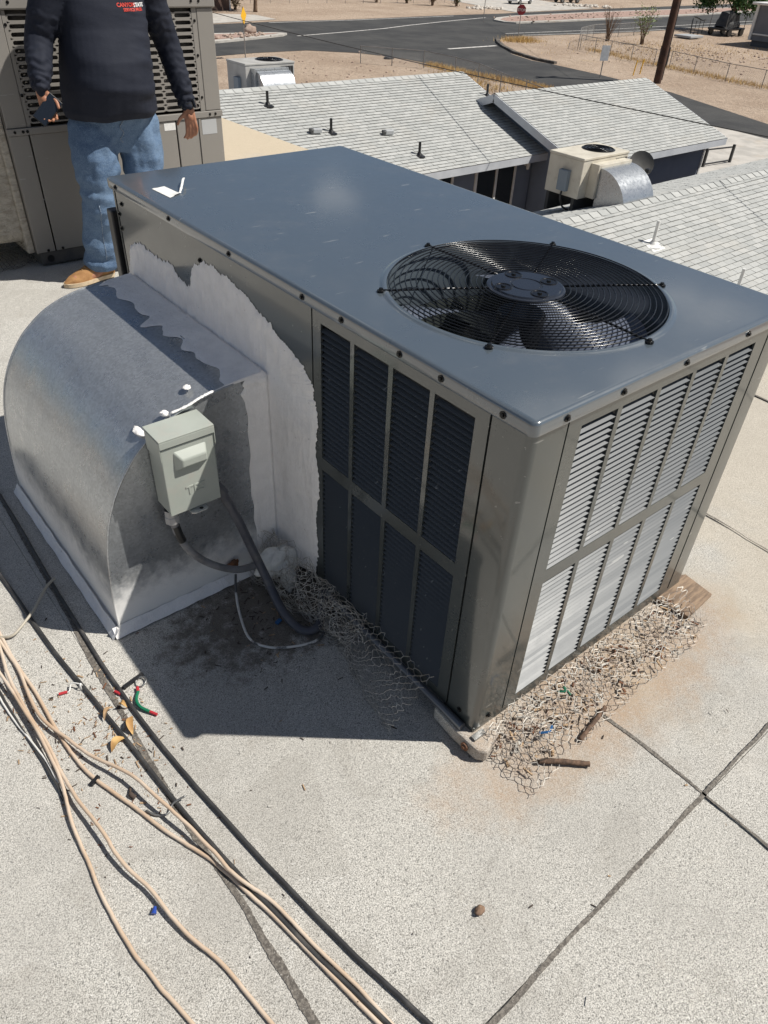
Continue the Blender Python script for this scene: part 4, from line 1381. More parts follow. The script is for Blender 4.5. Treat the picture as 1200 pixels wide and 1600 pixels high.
# ------------------------------------------------------------------ the person
def evaluated(mb, voxel, smooth_it=4, decimate=None):
    me = mb.mesh('tmp')
    ob = bpy.data.objects.new('tmp', me)
    col.objects.link(ob)
    r = ob.modifiers.new('r', 'REMESH')
    r.mode = 'VOXEL'
    r.voxel_size = voxel
    s = ob.modifiers.new('s', 'SMOOTH')
    s.factor = 0.5
    s.iterations = smooth_it
    dg = bpy.context.evaluated_depsgraph_get()
    out = bpy.data.meshes.new_from_object(ob.evaluated_get(dg))
    bpy.data.objects.remove(ob)
    for p in out.polygons:
        p.use_smooth = True
    return out


def limb(mb, pts, rads, n=16, sub=6, flat=1.0):
    S = spline(pts, sub)
    R_ = []
    for i in range(len(pts) - 1):
        for k in range(sub):
            t = k / sub
            t = t * t * (3 - 2 * t)
            R_.append(lerp(rads[i], rads[i + 1], t))
    R_.append(rads[-1])
    mb.tube(S, R_, n, flat=flat)
    mb.ball(pts[0], rads[0] * 0.98, 12, 8)
    mb.ball(pts[-1], rads[-1] * 0.98, 12, 8)
    return mb


def torso(mb, rings, n=40):
    """rings of (cx, cy, z, rx, ry, belly) from bottom to top"""
    def fn(u, v):
        i = v * (len(rings) - 1)
        k = min(int(i), len(rings) - 2)
        t = i - k
        t = t * t * (3 - 2 * t)
        a = [lerp(p, q_, t) for p, q_ in zip(rings[k], rings[k + 1])]
        th = 2 * math.pi * u
        c_, s_ = math.cos(th), math.sin(th)
        e = 0.82
        x = a[0] + a[3] * math.copysign(abs(c_) ** e, c_)
        y = a[1] + a[4] * math.copysign(abs(s_) ** e, s_) - (a[5] if s_ < 0 else 0) * abs(s_)
        return (x, y, a[2])
    o = len(mb.v)
    nv = len(rings) * 5
    mb.grid(fn, n, nv, closeu=True)
    mb.f.append(tuple(o + i * (nv + 1) for i in range(n)))
    mb.f.append(tuple(o + i * (nv + 1) + nv for i in range(n)))
    return mb


# joints: s = image side; his right arm holds the phone on the left of the picture
SH_L, EL_L, WR_L = V((0.555, 3.79, 1.485)), V((0.445, 3.82, 1.240)), V((0.362, 3.68, 1.065))
SH_R, EL_R, WR_R = V((1.035, 3.79, 1.480)), V((1.148, 3.82, 1.205)), V((1.178, 3.72, 0.925))
HIP_L, KN_L, AN_L = V((0.630, 3.79, 0.90)), V((0.578, 3.73, 0.485)), V((0.520, 3.79, 0.085))
HIP_R, KN_R, AN_R = V((0.872, 3.79, 0.90)), V((0.882, 3.75, 0.485)), V((0.905, 3.83, 0.085))

body = MB()
torso(body, [(0.75, 3.79, 0.86, 0.18, 0.12, 0), (0.755, 3.78, 1.0, 0.20, 0.15, 0.03), (0.77, 3.78, 1.2, 0.20, 0.14, 0.01), (0.79, 3.79, 1.40, 0.20, 0.11, 0), (0.795, 3.795, 1.50, 0.13, 0.075, 0)])
limb(body, [HIP_L, KN_L, AN_L], [0.085, 0.058, 0.042])
limb(body, [HIP_R, KN_R, AN_R], [0.085, 0.058, 0.042])
limb(body, [AN_L, V((0.47, 3.765, 0.045)), V((0.34, 3.745, 0.035))], [0.04, 0.035, 0.028])
limb(body, [AN_R, V((0.90, 3.76, 0.045)), V((0.885, 3.63, 0.035))], [0.04, 0.035, 0.028])
limb(body, [SH_L, EL_L, WR_L], [0.055, 0.042, 0.028])
limb(body, [SH_R, EL_R, WR_R], [0.055, 0.042, 0.028])
limb(body, [V((0.795, 3.80, 1.48)), V((0.797, 3.775, 1.60))], [0.062, 0.058])
HC = V((0.797, 3.745, 1.705))
body.ball(HC + V((0, 0.01, 0.02)), (0.076, 0.096, 0.112), 24, 16)
body.ball(HC + V((0, -0.030, -0.055)), (0.058, 0.062, 0.062), 20, 12)
limb(body, [HC + V((0, -0.085, 0.02)), HC + V((0, -0.112, -0.022))], [0.010, 0.015], 8)
body.ball(HC + V((-0.014, -0.097, -0.028)), 0.010, 8, 6)
body.ball(HC + V((0.014, -0.097, -0.028)), 0.010, 8, 6)
limb(body, [HC + V((-0.045, -0.078, 0.028)), HC + V((0, -0.090, 0.030)), HC + V((0.045, -0.078, 0.028))], [0.009, 0.010, 0.009], 8)
limb(body, [HC + V((-0.022, -0.088, -0.060)), HC + V((0, -0.096, -0.058)), HC + V((0.022, -0.088, -0.060))], [0.006, 0.008, 0.006], 8)
limb(body, [HC + V((-0.020, -0.086, -0.070)), HC + V((0, -0.094, -0.071)), HC + V((0.020, -0.086, -0.070))], [0.006, 0.008, 0.006], 8)
body.ball(HC + V((-0.079, 0.012, 0.0)), (0.010, 0.020, 0.032), 10, 8)
body.ball(HC + V((0.079, 0.012, 0.0)), (0.010, 0.020, 0.032), 10, 8)


def hand(mb, wrist, palm_dir, across, out_n, curl, thumb_side, spread=0.0):
    """palm plus four fingers and a thumb; palm_dir runs wrist to knuckles, out_n is the palm side"""
    d, a, nrm = V(palm_dir).normalized(), V(across).normalized(), V(out_n).normalized()
    L = 0.098
    for k in range(4):
        o = (k - 1.5) * 0.0180
        limb(mb, [wrist + a * o * 0.6 + d * 0.005, wrist + a * o + d * L], [0.0145, 0.0100], 10, 3)
    mb.ball(wrist + d * 0.045, (0.024, 0.024, 0.026), 12, 8)
    lens = [0.064, 0.073, 0.069, 0.054]
    tips = []
    for k in range(4):
        o = (k - 1.5) * 0.0196
        base = wrist + a * o + d * L
        ll = lens[k] if thumb_side < 0 else lens[3 - k]
        p = base
        pts = [p]
        ang = curl[0]
        for sgm, f in enumerate((0.45, 0.30, 0.25)):
            dirv = d * math.cos(ang) + nrm * math.sin(ang) + a * spread * (k - 1.5)
            p = p + dirv.normalized() * ll * f
            pts.append(p)
            ang += curl[1]
        limb(mb, pts, [0.0086, 0.0082, 0.0076, 0.0066], 10, 3)
        tips.append(p)
    tb = wrist + a * thumb_side * 0.032 + d * 0.03
    t1 = tb + (d * 0.7 + a * thumb_side * 0.55 + nrm * 0.45).normalized() * 0.038
    t2 = t1 + (d * 0.85 + a * thumb_side * 0.1 + nrm * 0.5).normalized() * 0.034
    limb(mb, [wrist + d * 0.012 + a * thumb_side * 0.012, tb, t1, t2], [0.014, 0.0122, 0.0098, 0.0082], 10, 3)
    return tips


PD_L = V((-0.16, -0.45, -0.88))
N_L = V((-0.36, -0.85, 0.30)).normalized()
D_L = V((0.10, -0.14, -1.0)).normalized()
N_L = (N_L - D_L * N_L.dot(D_L)).normalized()
hand(body, WR_L + V((-0.004, -0.010, -0.02)), D_L, D_L.cross(N_L), N_L, (0.45, 0.62), -1)
PD_R = V((0.03, -0.10, -1.0))
hand(body, WR_R + V((0.003, -0.010, -0.03)), PD_R, (0.85, -0.50, 0.08), (-0.4, 0.85, 0.0), (0.22, 0.34), -1, 0.0)

SKIN = NT('skin')
SKIN.bump(SKIN.noise(120, 4), 0.15, 0.003)
SKIN = SKIN.done(SKIN.mix(SKIN.rng(SKIN.noise(30, 5), 0.3, 0.7), (0.42, 0.205, 0.125), (0.33, 0.145, 0.085)), 0.5, 0, 0.4)
bm_ = evaluated(body, 0.0040, 3)
person = link('person', bm_, SKIN)
tag(person, 'man in navy jacket, blue jeans and tan boots standing with a phone in hand', 'person')


def displace(me, fn):
    me.update()
    nrm = [v.normal.copy() for v in me.vertices]
    for v, n_ in zip(me.vertices, nrm):
        v.co += n_ * fn(v.co, n_)
    me.update()


jk = MB()
torso(jk, [(0.745, 3.79, 0.885, 0.238, 0.165, 0.04), (0.742, 3.785, 0.92, 0.246, 0.174, 0.05), (0.748, 3.78, 1.04, 0.244, 0.175, 0.085), (0.762, 3.78, 1.16, 0.236, 0.165, 0.07), (0.782, 3.785, 1.30, 0.228, 0.145, 0.02), (0.792, 3.79, 1.42, 0.225, 0.128, 0.005), (0.795, 3.795, 1.50, 0.165, 0.10, 0), (0.796, 3.795, 1.545, 0.085, 0.08, 0)])
limb(jk, [SH_L, SH_L.lerp(EL_L, 0.5), EL_L, EL_L.lerp(WR_L, 0.55), WR_L], [0.088, 0.083, 0.070, 0.062, 0.047])
limb(jk, [SH_R, SH_R.lerp(EL_R, 0.5), EL_R, EL_R.lerp(WR_R, 0.55), WR_R], [0.088, 0.083, 0.070, 0.062, 0.047])
jm = evaluated(jk, 0.0075, 3)


def seg_dist(p, a, b):
    d = b - a
    t = min(max((p - a).dot(d) / d.length_squared, 0), 1)
    return (p - (a + d * t)).length, t


def jfold(p, n_):
    for (a, b, c_) in ((SH_L, EL_L, WR_L), (SH_R, EL_R, WR_R)):
        d1, t1 = seg_dist(p, a, b)
        d2, t2 = seg_dist(p, b, c_)
        if (d2 < 0.085 and t2 > 0.02) or (d1 < 0.09 and t1 > 0.5):
            ax = (c_ - b).normalized()
            s = p.dot(ax)
            w = 0.0018 + 0.0055 * ((t2 ** 2) if d2 < d1 else 0.1)
            return w * (math.sin(s * 150 + 5 * nz(p.x * 18, p.y * 18, p.z * 10)) * 0.6 + 1.6 * nz(p.x * 30, p.y * 30, p.z * 40))
    side_ = min(max((p.x - 0.80) / 0.16, 0), 1)
    low = min(max((1.0 - p.z) / 0.12, 0), 1)
    f = 0.015 * (0.3 + 0.7 * side_) * nz(p.x * 5 + p.z * 6, p.y * 4, p.z * 17)
    f += 0.006 * (0.1 + 0.9 * side_) * nz(p.x * 12 + p.z * 14, p.y * 8, p.z * 34)
    f += 0.010 * low * nz(p.x * 9, p.y * 9, p.z * 8)
    return f


displace(jm, jfold)
# ragged hem removed: keep only what lies above the hem line
JACKET = NT('navy_fleece')
gq = JACKET.noise(900, 3, 0.6)
b1 = JACKET.bump(JACKET.noise(9, 4, 0.5, vec=JACKET.mapv((1, 1, 2.2))), 0.25, 0.012)
JACKET.bump(gq, 0.25, 0.001, prev=b1)
JACKET = JACKET.done(JACKET.mix(JACKET.rng(JACKET.noise(8, 5), 0.3, 0.7), (0.013, 0.016, 0.027), (0.018, 0.021, 0.033)), 0.78, 0, 0.22)
jacket = link('jacket', jm, JACKET, person)

jn = MB()
torso(jn, [(0.745, 3.79, 0.70, 0.13, 0.10, 0), (0.748, 3.79, 0.80, 0.205, 0.135, 0), (0.752, 3.79, 0.90, 0.22, 0.145, 0.02), (0.752, 3.785, 0.96, 0.20, 0.14, 0.02)])
limb(jn, [HIP_L + V((0.0, 0, -0.05)), HIP_L.lerp(KN_L, 0.5), KN_L, KN_L.lerp(AN_L, 0.5), AN_L + V((0.0, 0, 0.015))], [0.126, 0.126, 0.108, 0.097, 0.098], 20)
limb(jn, [HIP_R + V((0.0, 0, -0.05)), HIP_R.lerp(KN_R, 0.5), KN_R, KN_R.lerp(AN_R, 0.5), AN_R + V((0.0, 0, 0.015))], [0.126, 0.126, 0.108, 0.097, 0.098], 20)
me = evaluated(jn, 0.008, 3)


def jeansfold(p, n_):
    ax = 0 if p.z > 0.75 else 1
    k = 0.55 + 0.9 * max(0, 1 - abs(p.z - 0.12) / 0.16) + 0.5 * max(0, 1 - abs(p.z - 0.47) / 0.15)
    f = 0.018 * nz(p.x * 11 + p.z * 3, p.y * 11, p.z * 3.2 + 3)
    f += 0.030 * (k - 0.4) * nz(p.x * 6 + p.z * 6, p.y * 6, p.z * 19)
    f += 0.007 * nz(p.x * 22 - p.z * 12, p.y * 22, p.z * 16)
    return f


displace(me, jeansfold)
# cut the rounded leg ends into open hems
bmm = bmesh.new()
bmm.from_mesh(me)
bmesh.ops.bisect_plane(bmm, geom=bmm.verts[:] + bmm.edges[:] + bmm.faces[:], plane_co=(0, 0, 0.062), plane_no=(0, 0, 1), clear_inner=True)
bmm.to_mesh(me)
bmm.free()
DENIM = NT('washed_denim')
a_ = DENIM.noise(2.6, 5, 0.6)
c_ = DENIM.mix(DENIM.rng(a_, 0.32, 0.66), (0.058, 0.105, 0.19), (0.115, 0.18, 0.28))
c_ = DENIM.mix(DENIM.rng(DENIM.noise(420, 2, 0.6, vec=DENIM.mapv((1, 1, 0.35))), 0.45, 0.6, 0, 0.3), c_, (0.28, 0.37, 0.48))
b1 = DENIM.bump(DENIM.noise(16, 4, 0.55, vec=DENIM.mapv((1.0, 1.0, 1.7), rot=(0.5, 0.4, 0))), 0.35, 0.02)
DENIM.bump(DENIM.noise(700, 2, vec=DENIM.mapv((1, 1, 0.4))), 0.3, 0.001, prev=b1)
DENIM = DENIM.done(c_, 0.8, 0, 0.25)
jeans = link('jeans', me, DENIM, person)
# stitched fly and side seams
STITCH = pm('denim_seam', (0.09, 0.13, 0.21), (0.30, 0.36, 0.42), scale=180, rough=0.8)


def on_surface(me_, pts, d=(0, 1, 0), off=0.0015, back=1.0):
    bm2 = bmesh.new()
    bm2.from_mesh(me_)
    tree = BVHTree.FromBMesh(bm2)
    out = []
    dv = V(d).normalized()
    for p in pts:
        hit = tree.ray_cast(V(p) - dv * back, dv)
        if hit[0] is not None:
            out.append(hit[0] - dv * off)
    bm2.free()
    return out


fly = on_surface(me, [(0.735 + 0.010 * math.sin(k), 3.7, 0.895 - 0.010 * k) for k in range(14)])
MB().tube(fly, 0.0028, 5).build('fly_seam', STITCH, jeans, smooth='all')
sm = on_surface(me, [(0.530 + 0.0 * k, 3.7, 0.46 - 0.013 * k) for k in range(26)], off=0.0005)
MB().tube(sm, 0.0022, 5).build('leg_seam', STITCH, jeans, smooth='all')

# boots
BOOT = pm('tan_suede', (0.40, 0.215, 0.085), (0.29, 0.145, 0.055), scale=22, rough=0.85, bump=0.4, bscale=160)
SOLE = pm('cream_sole', (0.60, 0.48, 0.33), (0.48, 0.37, 0.25), scale=40, rough=0.8)
LACE = pm('boot_lace', (0.35, 0.22, 0.10), rough=0.8)


def boot(heel, toe):
    heel, toe = V(heel), V(toe)
    d = (toe - heel).normalized()
    a = V((-d.y, d.x, 0))
    L = (toe - heel).length

    def sec(t):
        # half width, height of the upper along the foot
        w = [0.036, 0.041, 0.040, 0.044, 0.051, 0.051, 0.040, 0.012]
        h = [0.125, 0.135, 0.130, 0.108, 0.084, 0.068, 0.056, 0.030]
        i = t * (len(w) - 1)
        k = min(int(i), len(w) - 2)
        f = i - k
        return lerp(w[k], w[k + 1], f), lerp(h[k], h[k + 1], f)

    def up(u, v):
        w, h = sec(u)
        th = math.pi * v
        c_, s_ = math.cos(th), math.sin(th)
        p = heel + d * (u * L) + a * (w * math.copysign(abs(c_) ** 0.75, c_))
        z = 0.022 + (h - 0.022) * abs(s_) ** 0.72 + 0.003 * nz(u * 18, v * 9)
        return (p.x, p.y, z)

    def so_(z0, z1, grow):
        pts = []
        for k in range(40):
            th = 2 * math.pi * k / 40
            t = 0.5 + 0.5 * math.cos(th)
            w, _ = sec(min(max(t, 0), 1))
            t2 = -0.02 + 1.045 * t
            p = heel + d * (t2 * L) + a * (math.copysign(max(w, 0.016) + grow, math.sin(th)) * min(1, abs(math.sin(th)) * 2.2))
            pts.append((p.x, p.y))
        return MB().prism(pts, z0, z1)
    b = MB().grid(up, 26, 20).build('boot', BOOT, person, smooth='all')
    so_(0.004, 0.026, 0.006).build('sole', SOLE, b, smooth=True)
    for k in range(4):
        t = 0.40 + 0.07 * k
        w, h = sec(t)
        p = heel + d * (t * L) + V((0, 0, h + 0.002))
        MB().tube([p - a * 0.020 + V((0, 0, -0.007)), p, p + a * 0.020 + V((0, 0, -0.007))], 0.0028, 6).build('lace', LACE, b, smooth='all')
    return b


boot((0.585, 3.80, 0), (0.272, 3.745, 0))
boot((0.905, 3.88, 0), (0.870, 3.57, 0))

# hair, eyes
HAIR = pm('dark_hair', (0.015, 0.012, 0.010), (0.03, 0.024, 0.02), scale=150, rough=0.5, bump=0.6, bscale=200)
hr = MB()
hr.grid(lambda u, v: HC + V((0, 0.012, 0.024)) + V((math.cos(2 * math.pi * u) * math.sin(v * lerp(1.75, 1.15, max(0, -math.sin(2 * math.pi * u)))) * 0.084, math.sin(2 * math.pi * u) * math.sin(v * lerp(1.75, 1.15, max(0, -math.sin(2 * math.pi * u)))) * 0.104, math.cos(v * lerp(1.75, 1.15, max(0, -math.sin(2 * math.pi * u)))) * 0.120)) * (1 + 0.02 * nz(u * 40, v * 12)), 48, 14, closeu=True)
hr.build('hair', HAIR, person, smooth='all')
for s_ in (-1, 1):
    MB().ball(HC + V((s_ * 0.031, -0.076, 0.012)), 0.0115, 12, 8).build('eye', pm('eye', (0.5, 0.47, 0.44), rough=0.2), person, smooth='all')

# watch on the right-hand wrist of the picture
ax = (WR_R - EL_R).normalized()
wc = WR_R + ax * 0.018
sx_ = ax.cross(V((0, 1, 0))).normalized()
sy_ = ax.cross(sx_)
band = MB()
o = len(band.v)
for k in range(28):
    t = 2 * math.pi * k / 28
    for (rr, hh) in ((0.036, -0.011), (0.0395, -0.011), (0.0395, 0.011), (0.036, 0.011)):
        band.v.append(wc + (sx_ * math.cos(t) + sy_ * math.sin(t)) * rr + ax * hh)
for k in range(28):
    k2 = (k + 1) % 28
    for j in range(4):
        j2 = (j + 1) % 4
        band.f.append((k * 4 + j, k2 * 4 + j, k2 * 4 + j2, k * 4 + j2))
wt = band.build('watch', BLACK, person, smooth=True)
td = (V((0.75, -0.62, 0.1)) - ax * V((0.75, -0.62, 0.1)).dot(ax)).normalized()
MB().obox(wc + td * 0.044, (0.040, 0.046, 0.013), Matrix((td.cross(ax), ax, td)).transposed()).build('watch_case', BLACKMET, wt, bevel=0.004)

# phone in the other hand
ph_z = (N_L + V((0, 0, 0.25))).normalized()
ph_y = V((0.70, -0.12, 0.70))
ph_y = (ph_y - ph_z * ph_y.dot(ph_z)).normalized()
ph_x = ph_y.cross(ph_z)
PHC = WR_L + V((-0.004, -0.010, -0.02)) + D_L * 0.088 + N_L * 0.026
Rm = Matrix((ph_x, ph_y, ph_z)).transposed()
phone = MB().obox(PHC, (0.074, 0.150, 0.009), Rm).build('phone', pm('phone_case', (0.015, 0.015, 0.017), rough=0.3), bevel=0.003)
tag(phone, "black phone held in the man's lowered hand", 'phone')
sgn = 1 if ph_z.dot(V((-0.36, -0.93, 0.4))) > 0 else -1
MB().obox(PHC + ph_z * sgn * 0.0051, (0.067, 0.142, 0.0008), Rm).build('screen', NT('phone_glass').done((0.015, 0.018, 0.024), 0.08, 0, 0.8), phone)

# chest print
def chest_print(body_, size, x, z, mat, name, bold=0.0):
    tm_ = text_mesh(body_, size, 0, bold, 'CENTER')
    tm_.transform(Matrix.Translation(V((x, 3.4, z))) @ Matrix.Rotation(math.pi / 2, 4, 'X'))
    bmt = bmesh.new()
    bmt.from_mesh(jm)
    tree = BVHTree.FromBMesh(bmt)
    for v in tm_.vertices:
        hit = tree.ray_cast(V((v.co.x, 3.0, v.co.z)), V((0, 1, 0)))
        if hit[0] is not None:
            v.co.y = hit[0].y - 0.0022
    bmt.free()
    return link(name, tm_, mat, jacket)


LOGO_RED = pm('print_red', (0.55, 0.035, 0.02), rough=0.6)
LOGO_WHITE = pm('print_white', (0.78, 0.78, 0.78), rough=0.6)
chest_print('CANYON', 0.024, 0.868, 1.400, LOGO_RED, 'chest_print', 0.0008)
chest_print('STATE', 0.024, 0.946, 1.398, LOGO_WHITE, 'chest_print', 0.0008)
chest_print('SERVICE PROS', 0.0185, 0.905, 1.379, LOGO_RED, 'chest_print', 0.0006)

# ------------------------------------------------------------------ neighbouring houses
def make_shingle(name, obj_rand):
    n = NT(name)
    t = n.rand() if obj_rand else n.attr('tone')
    c = n.mix(t, (0.385, 0.395, 0.385), (0.485, 0.49, 0.475))
    c = n.mix(n.rng(n.noise(55, 4, 0.7), 0.4, 0.65, 0, 0.35), c, (0.30, 0.30, 0.29))
    c = n.mix(n.rng(n.noise(1.1, 6, 0.6), 0.5, 0.75, 0, 0.3), c, (0.46, 0.43, 0.38))
    n.bump(n.noise(140, 3), 0.3, 0.004)
    return n.done(c, 0.92, 0, 0.25)


SHIN_J = make_shingle('asphalt_shingle_field', False)
SHIN_O = make_shingle('asphalt_shingle', True)
BLUEWALL = pm('slate_blue_stucco', (0.18, 0.215, 0.275), (0.155, 0.185, 0.24), scale=1.2, rough=0.9, bump=0.3, bscale=25)
TRIM = pm('pale_fascia_paint', (0.58, 0.60, 0.63), (0.50, 0.52, 0.55), scale=2, rough=0.6)
WHITE = pm('white_frame_paint', (0.76, 0.76, 0.74), (0.66, 0.66, 0.64), scale=4, rough=0.5)
GLASS = NT('dark_window_glass').done((0.025, 0.03, 0.034), 0.05, 0, 0.6)


def tab_geo(w, e, drop):
    return [(0.004, -0.0, 0.002), (w - 0.004, 0.0, 0.002), (w - 0.004, 0.0, 0.022 + drop), (0.004, 0.0, 0.022 + drop), (w - 0.004, e, 0.0065), (0.004, e, 0.0065)]


TAB_F = [(3, 2, 4, 5), (0, 1, 2, 3), (1, 4, 2), (0, 3, 5)]
LIP = pm('shingle_cut_edge', (0.22, 0.22, 0.215), (0.28, 0.28, 0.27), scale=30, rough=0.95)


def shingle_slope(roof_part, org, ud, vd, U, L, seed, pick=None, w=0.27, e=0.125):
    """tabs over a slope; those in pick(u, v) become objects of their own, the rest one joined part"""
    rnd = random.Random(seed)
    ud, vd = V(ud).normalized(), V(vd).normalized()
    nd = ud.cross(vd).normalized()
    if nd.z < 0:
        nd = -nd
    org = V(org)
    mb = MB()
    tones = []
    me_s = [MB().add(tab_geo(w, e, k * 0.003), TAB_F).mesh('shingle', recalc=False) for k in range(3)]
    for m_ in me_s:
        m_.materials.append(SHIN_O)
        m_.materials.append(LIP)
        for k_ in (1, 2, 3):
            m_.polygons[k_].material_index = 1
    rows_ = int(L / e)
    R3 = Matrix((ud, vd, nd)).transposed()
    singles = 0
    for r in range(rows_):
        off = (r % 2) * w / 2 + rnd.uniform(-0.03, 0.03)
        u = -off
        while u < U - 0.02:
            u0, u1 = max(u, 0), min(u + w, U)
            if u1 - u0 > 0.05:
                p = org + ud * u0 + vd * (r * e)
                if pick and pick(p) and abs(u1 - u0 - w) < 1e-6 and singles < 300:
                    link('shingle', rnd.choice(me_s), SHIN_O, roof_part, loc=p, rot=R3)
                    singles += 1
                else:
                    g = tab_geo(u1 - u0, e, rnd.choice((0, 0.003, 0.006)))
                    mb.add([p + ud * a + vd * b + nd * c_ for a, b, c_ in g], TAB_F)
                    t = rnd.random()
                    tones += [t] * len(TAB_F)
            u += w
    me = mb.mesh('shingles', recalc=False)
    at = me.attributes.new('tone', 'FLOAT', 'FACE')
    at.data.foreach_set('value', tones)
    me.materials.append(SHIN_J)
    me.materials.append(LIP)
    me.polygons.foreach_set('material_index', [0 if k_ % 4 == 0 else 1 for k_ in range(len(me.polygons))])
    o = link('shingles', me, None, roof_part)
    tag(o, kind='stuff')
    # caps along the ridge line
    return o


def gable(parent, x0, x1, ye, ze, yr, zr, yb, wall_in, matw, name='roof', zg=ZG, overx=0.4):
    """gable house shell with its ridge along X: deck, walls, fascia"""
    s = (zr - ze) / (yr - ye)
    zb = zr - s * (yb - yr)
    t = 0.11
    sec = [(ye, ze), (yr, zr), (yb, zb), (yb, zb - t), (yr, zr - t), (ye, ze - t)]
    mb = MB()
    mb.v += [V((x0, y, z)) for y, z in sec] + [V((x1, y, z)) for y, z in sec]
    mb.f += [(0, 1, 4, 5), (1, 2, 3, 4), (6, 11, 10, 7), (7, 10, 9, 8)]
    for i in range(6):
        j = (i + 1) % 6
        mb.f.append((i, j, 6 + j, 6 + i))
    deck_ = mb.build(name, TRIM, parent)
    y0, y1 = ye + wall_in, yb - wall_in
    zz0, zz1 = ze + s * wall_in - t - 0.004, zb + s * wall_in - t - 0.004
    sec = [(y0, zg), (y0, zz0), (yr, zr - t - 0.004), (y1, zz1), (y1, zg)]
    mb = MB()
    a, b = x0 + overx, x1 - overx
    mb.v += [V((a, y, z)) for y, z in sec] + [V((b, y, z)) for y, z in sec]
    mb.f += [(4, 3, 2, 1, 0), (5, 6, 7, 8, 9)]
    for i in range(5):
        j = (i + 1) % 5
        mb.f.append((i, j, 5 + j, 5 + i))
    mb.build('wall', matw, parent)
    # fascia boards
    MB().box(x0 - 0.01, ye - 0.03, ze - 0.19, x1 + 0.01, ye - 0.004, ze + 0.004).build('fascia', TRIM, parent)
    for xx, dx in ((x0, -1), (x1, 1)):
        for (ya, za, yb_, zb_) in ((ye, ze, yr, zr), (yr, zr, yb, zb)):
            p, q_ = V((xx + dx * 0.016, ya, za - 0.095)), V((xx + dx * 0.016, yb_, zb_ - 0.095))
            MB().bar(p, q_, 0.024, 0.2, (0, 0, 1)).build('barge_board', TRIM, parent)
    return deck_


def ridge_caps(deck_, x0, x1, y, z, s):
    x = x0
    mb = MB()
    while x < x1 - 0.1:
        a = min(x + 0.26, x1)
        pts = []
        for xx, lift in ((x, 0.040), (a, 0.030)):
            pts += [(xx, y - 0.14, z - 0.14 * s + lift - 0.01), (xx, y, z + lift), (xx, y + 0.14, z - 0.14 * s + lift - 0.01)]
        me_ = MB().add(pts, [(0, 1, 4, 3), (1, 2, 5, 4)])
        me_.build('ridge_cap', SHIN_O, deck_, recalc=False)
        x += 0.26


def pipe_vent(parent, p, h=0.32, mat=None, r=0.035, flash=True):
    m_ = mat or BLACK
    o = MB().tube([V(p) + V((0, 0, -0.05)), V(p) + V((0, 0, h))], r, 10).build('vent_pipe', m_, parent, smooth=True)
    if flash:
        MB().lathe([(r + 0.012, 0.07), (r + 0.04, 0.02), (r + 0.13, -0.01), (r + 0.13, -0.05)], c=p, n=12).build('flashing', m_, o, smooth=True)
    return o


def hood_vent(parent, p):
    o = MB().lathe([(0.0, 0.14), (0.06, 0.13), (0.075, 0.10), (0.055, 0.06), (0.055, -0.04)], c=p, n=12).build('roof_vent', pm('vent_dark', (0.10, 0.10, 0.10), rough=0.5), parent, smooth=True)
    MB().bar(V(p) + V((0.02, 0, 0.08)), V(p) + V((0.26, -0.04, 0.07)), 0.13, 0.11).build('vent_hood', pm('vent_silver', (0.55, 0.56, 0.56), rough=0.4, metal=0.4), o, bevel=0.02)
    return o


# long house with a cross wing
hb = tag(empty('house', (14, 16, ZG)), 'long grey-shingled house with a slate-blue wall and a projecting gabled wing', 'house')
B_S = 1.415 / 3.97
dk = gable(hb, 3.5, 17.19, 13.63, -2.91, 17.6, -1.495, 21.57, 0.45, BLUEWALL)
shingle_slope(dk, (3.5, 13.60, -2.918), (1, 0, 0), (0, 3.97, 1.415), 13.69, 4.2, 3)
MB().box(3.5, 17.602, -1.49, 17.19, 17.75, -1.47).build('ridge_cap', SHIN_O, dk)
dk2 = gable(hb, 16.46, 23.8, 12.14, -2.91, 15.53, -1.72, 18.92, 0.42, BLUEWALL)
shingle_slope(dk2, (16.46, 12.11, -2.918), (1, 0, 0), (0, 3.39, 1.19), 7.34, 3.58, 5)
ridge_caps(dk2, 16.46, 23.8, 15.53, -1.72, 0.35)
ridge_caps(dk, 3.5, 17.19, 17.6, -1.495, 0.356)
MB().box(23.36, 12.535, ZG, 23.44, 12.555, -2.92).build('corner_board', WHITE, hb)


def window(parent, x0, x1, z0, z1, y, mullions, name='window'):
    fr = 0.07
    us = [x0]
    holes = set()
    for i, mx in enumerate([x0] + mullions + [x1]):
        pass
    us = [x0, x0 + fr]
    for mx in mullions:
        us += [mx - fr / 2, mx + fr / 2]
    us += [x1 - fr, x1]
    holes = {(i, 1) for i in range(1, len(us) - 1, 2)}
    w_ = MB().plate(us, [z0, z0 + fr, z1 - fr, z1], holes, lambda u, w, d: (u, y - 0.05 + d, w), 0.048).build(name, WHITE, parent)
    for i in range(1, len(us) - 1, 2):
        MB().box(us[i], y - 0.022, z0 + fr, us[i + 1], y - 0.016, z1 - fr).build('pane', GLASS, w_)
    return w_


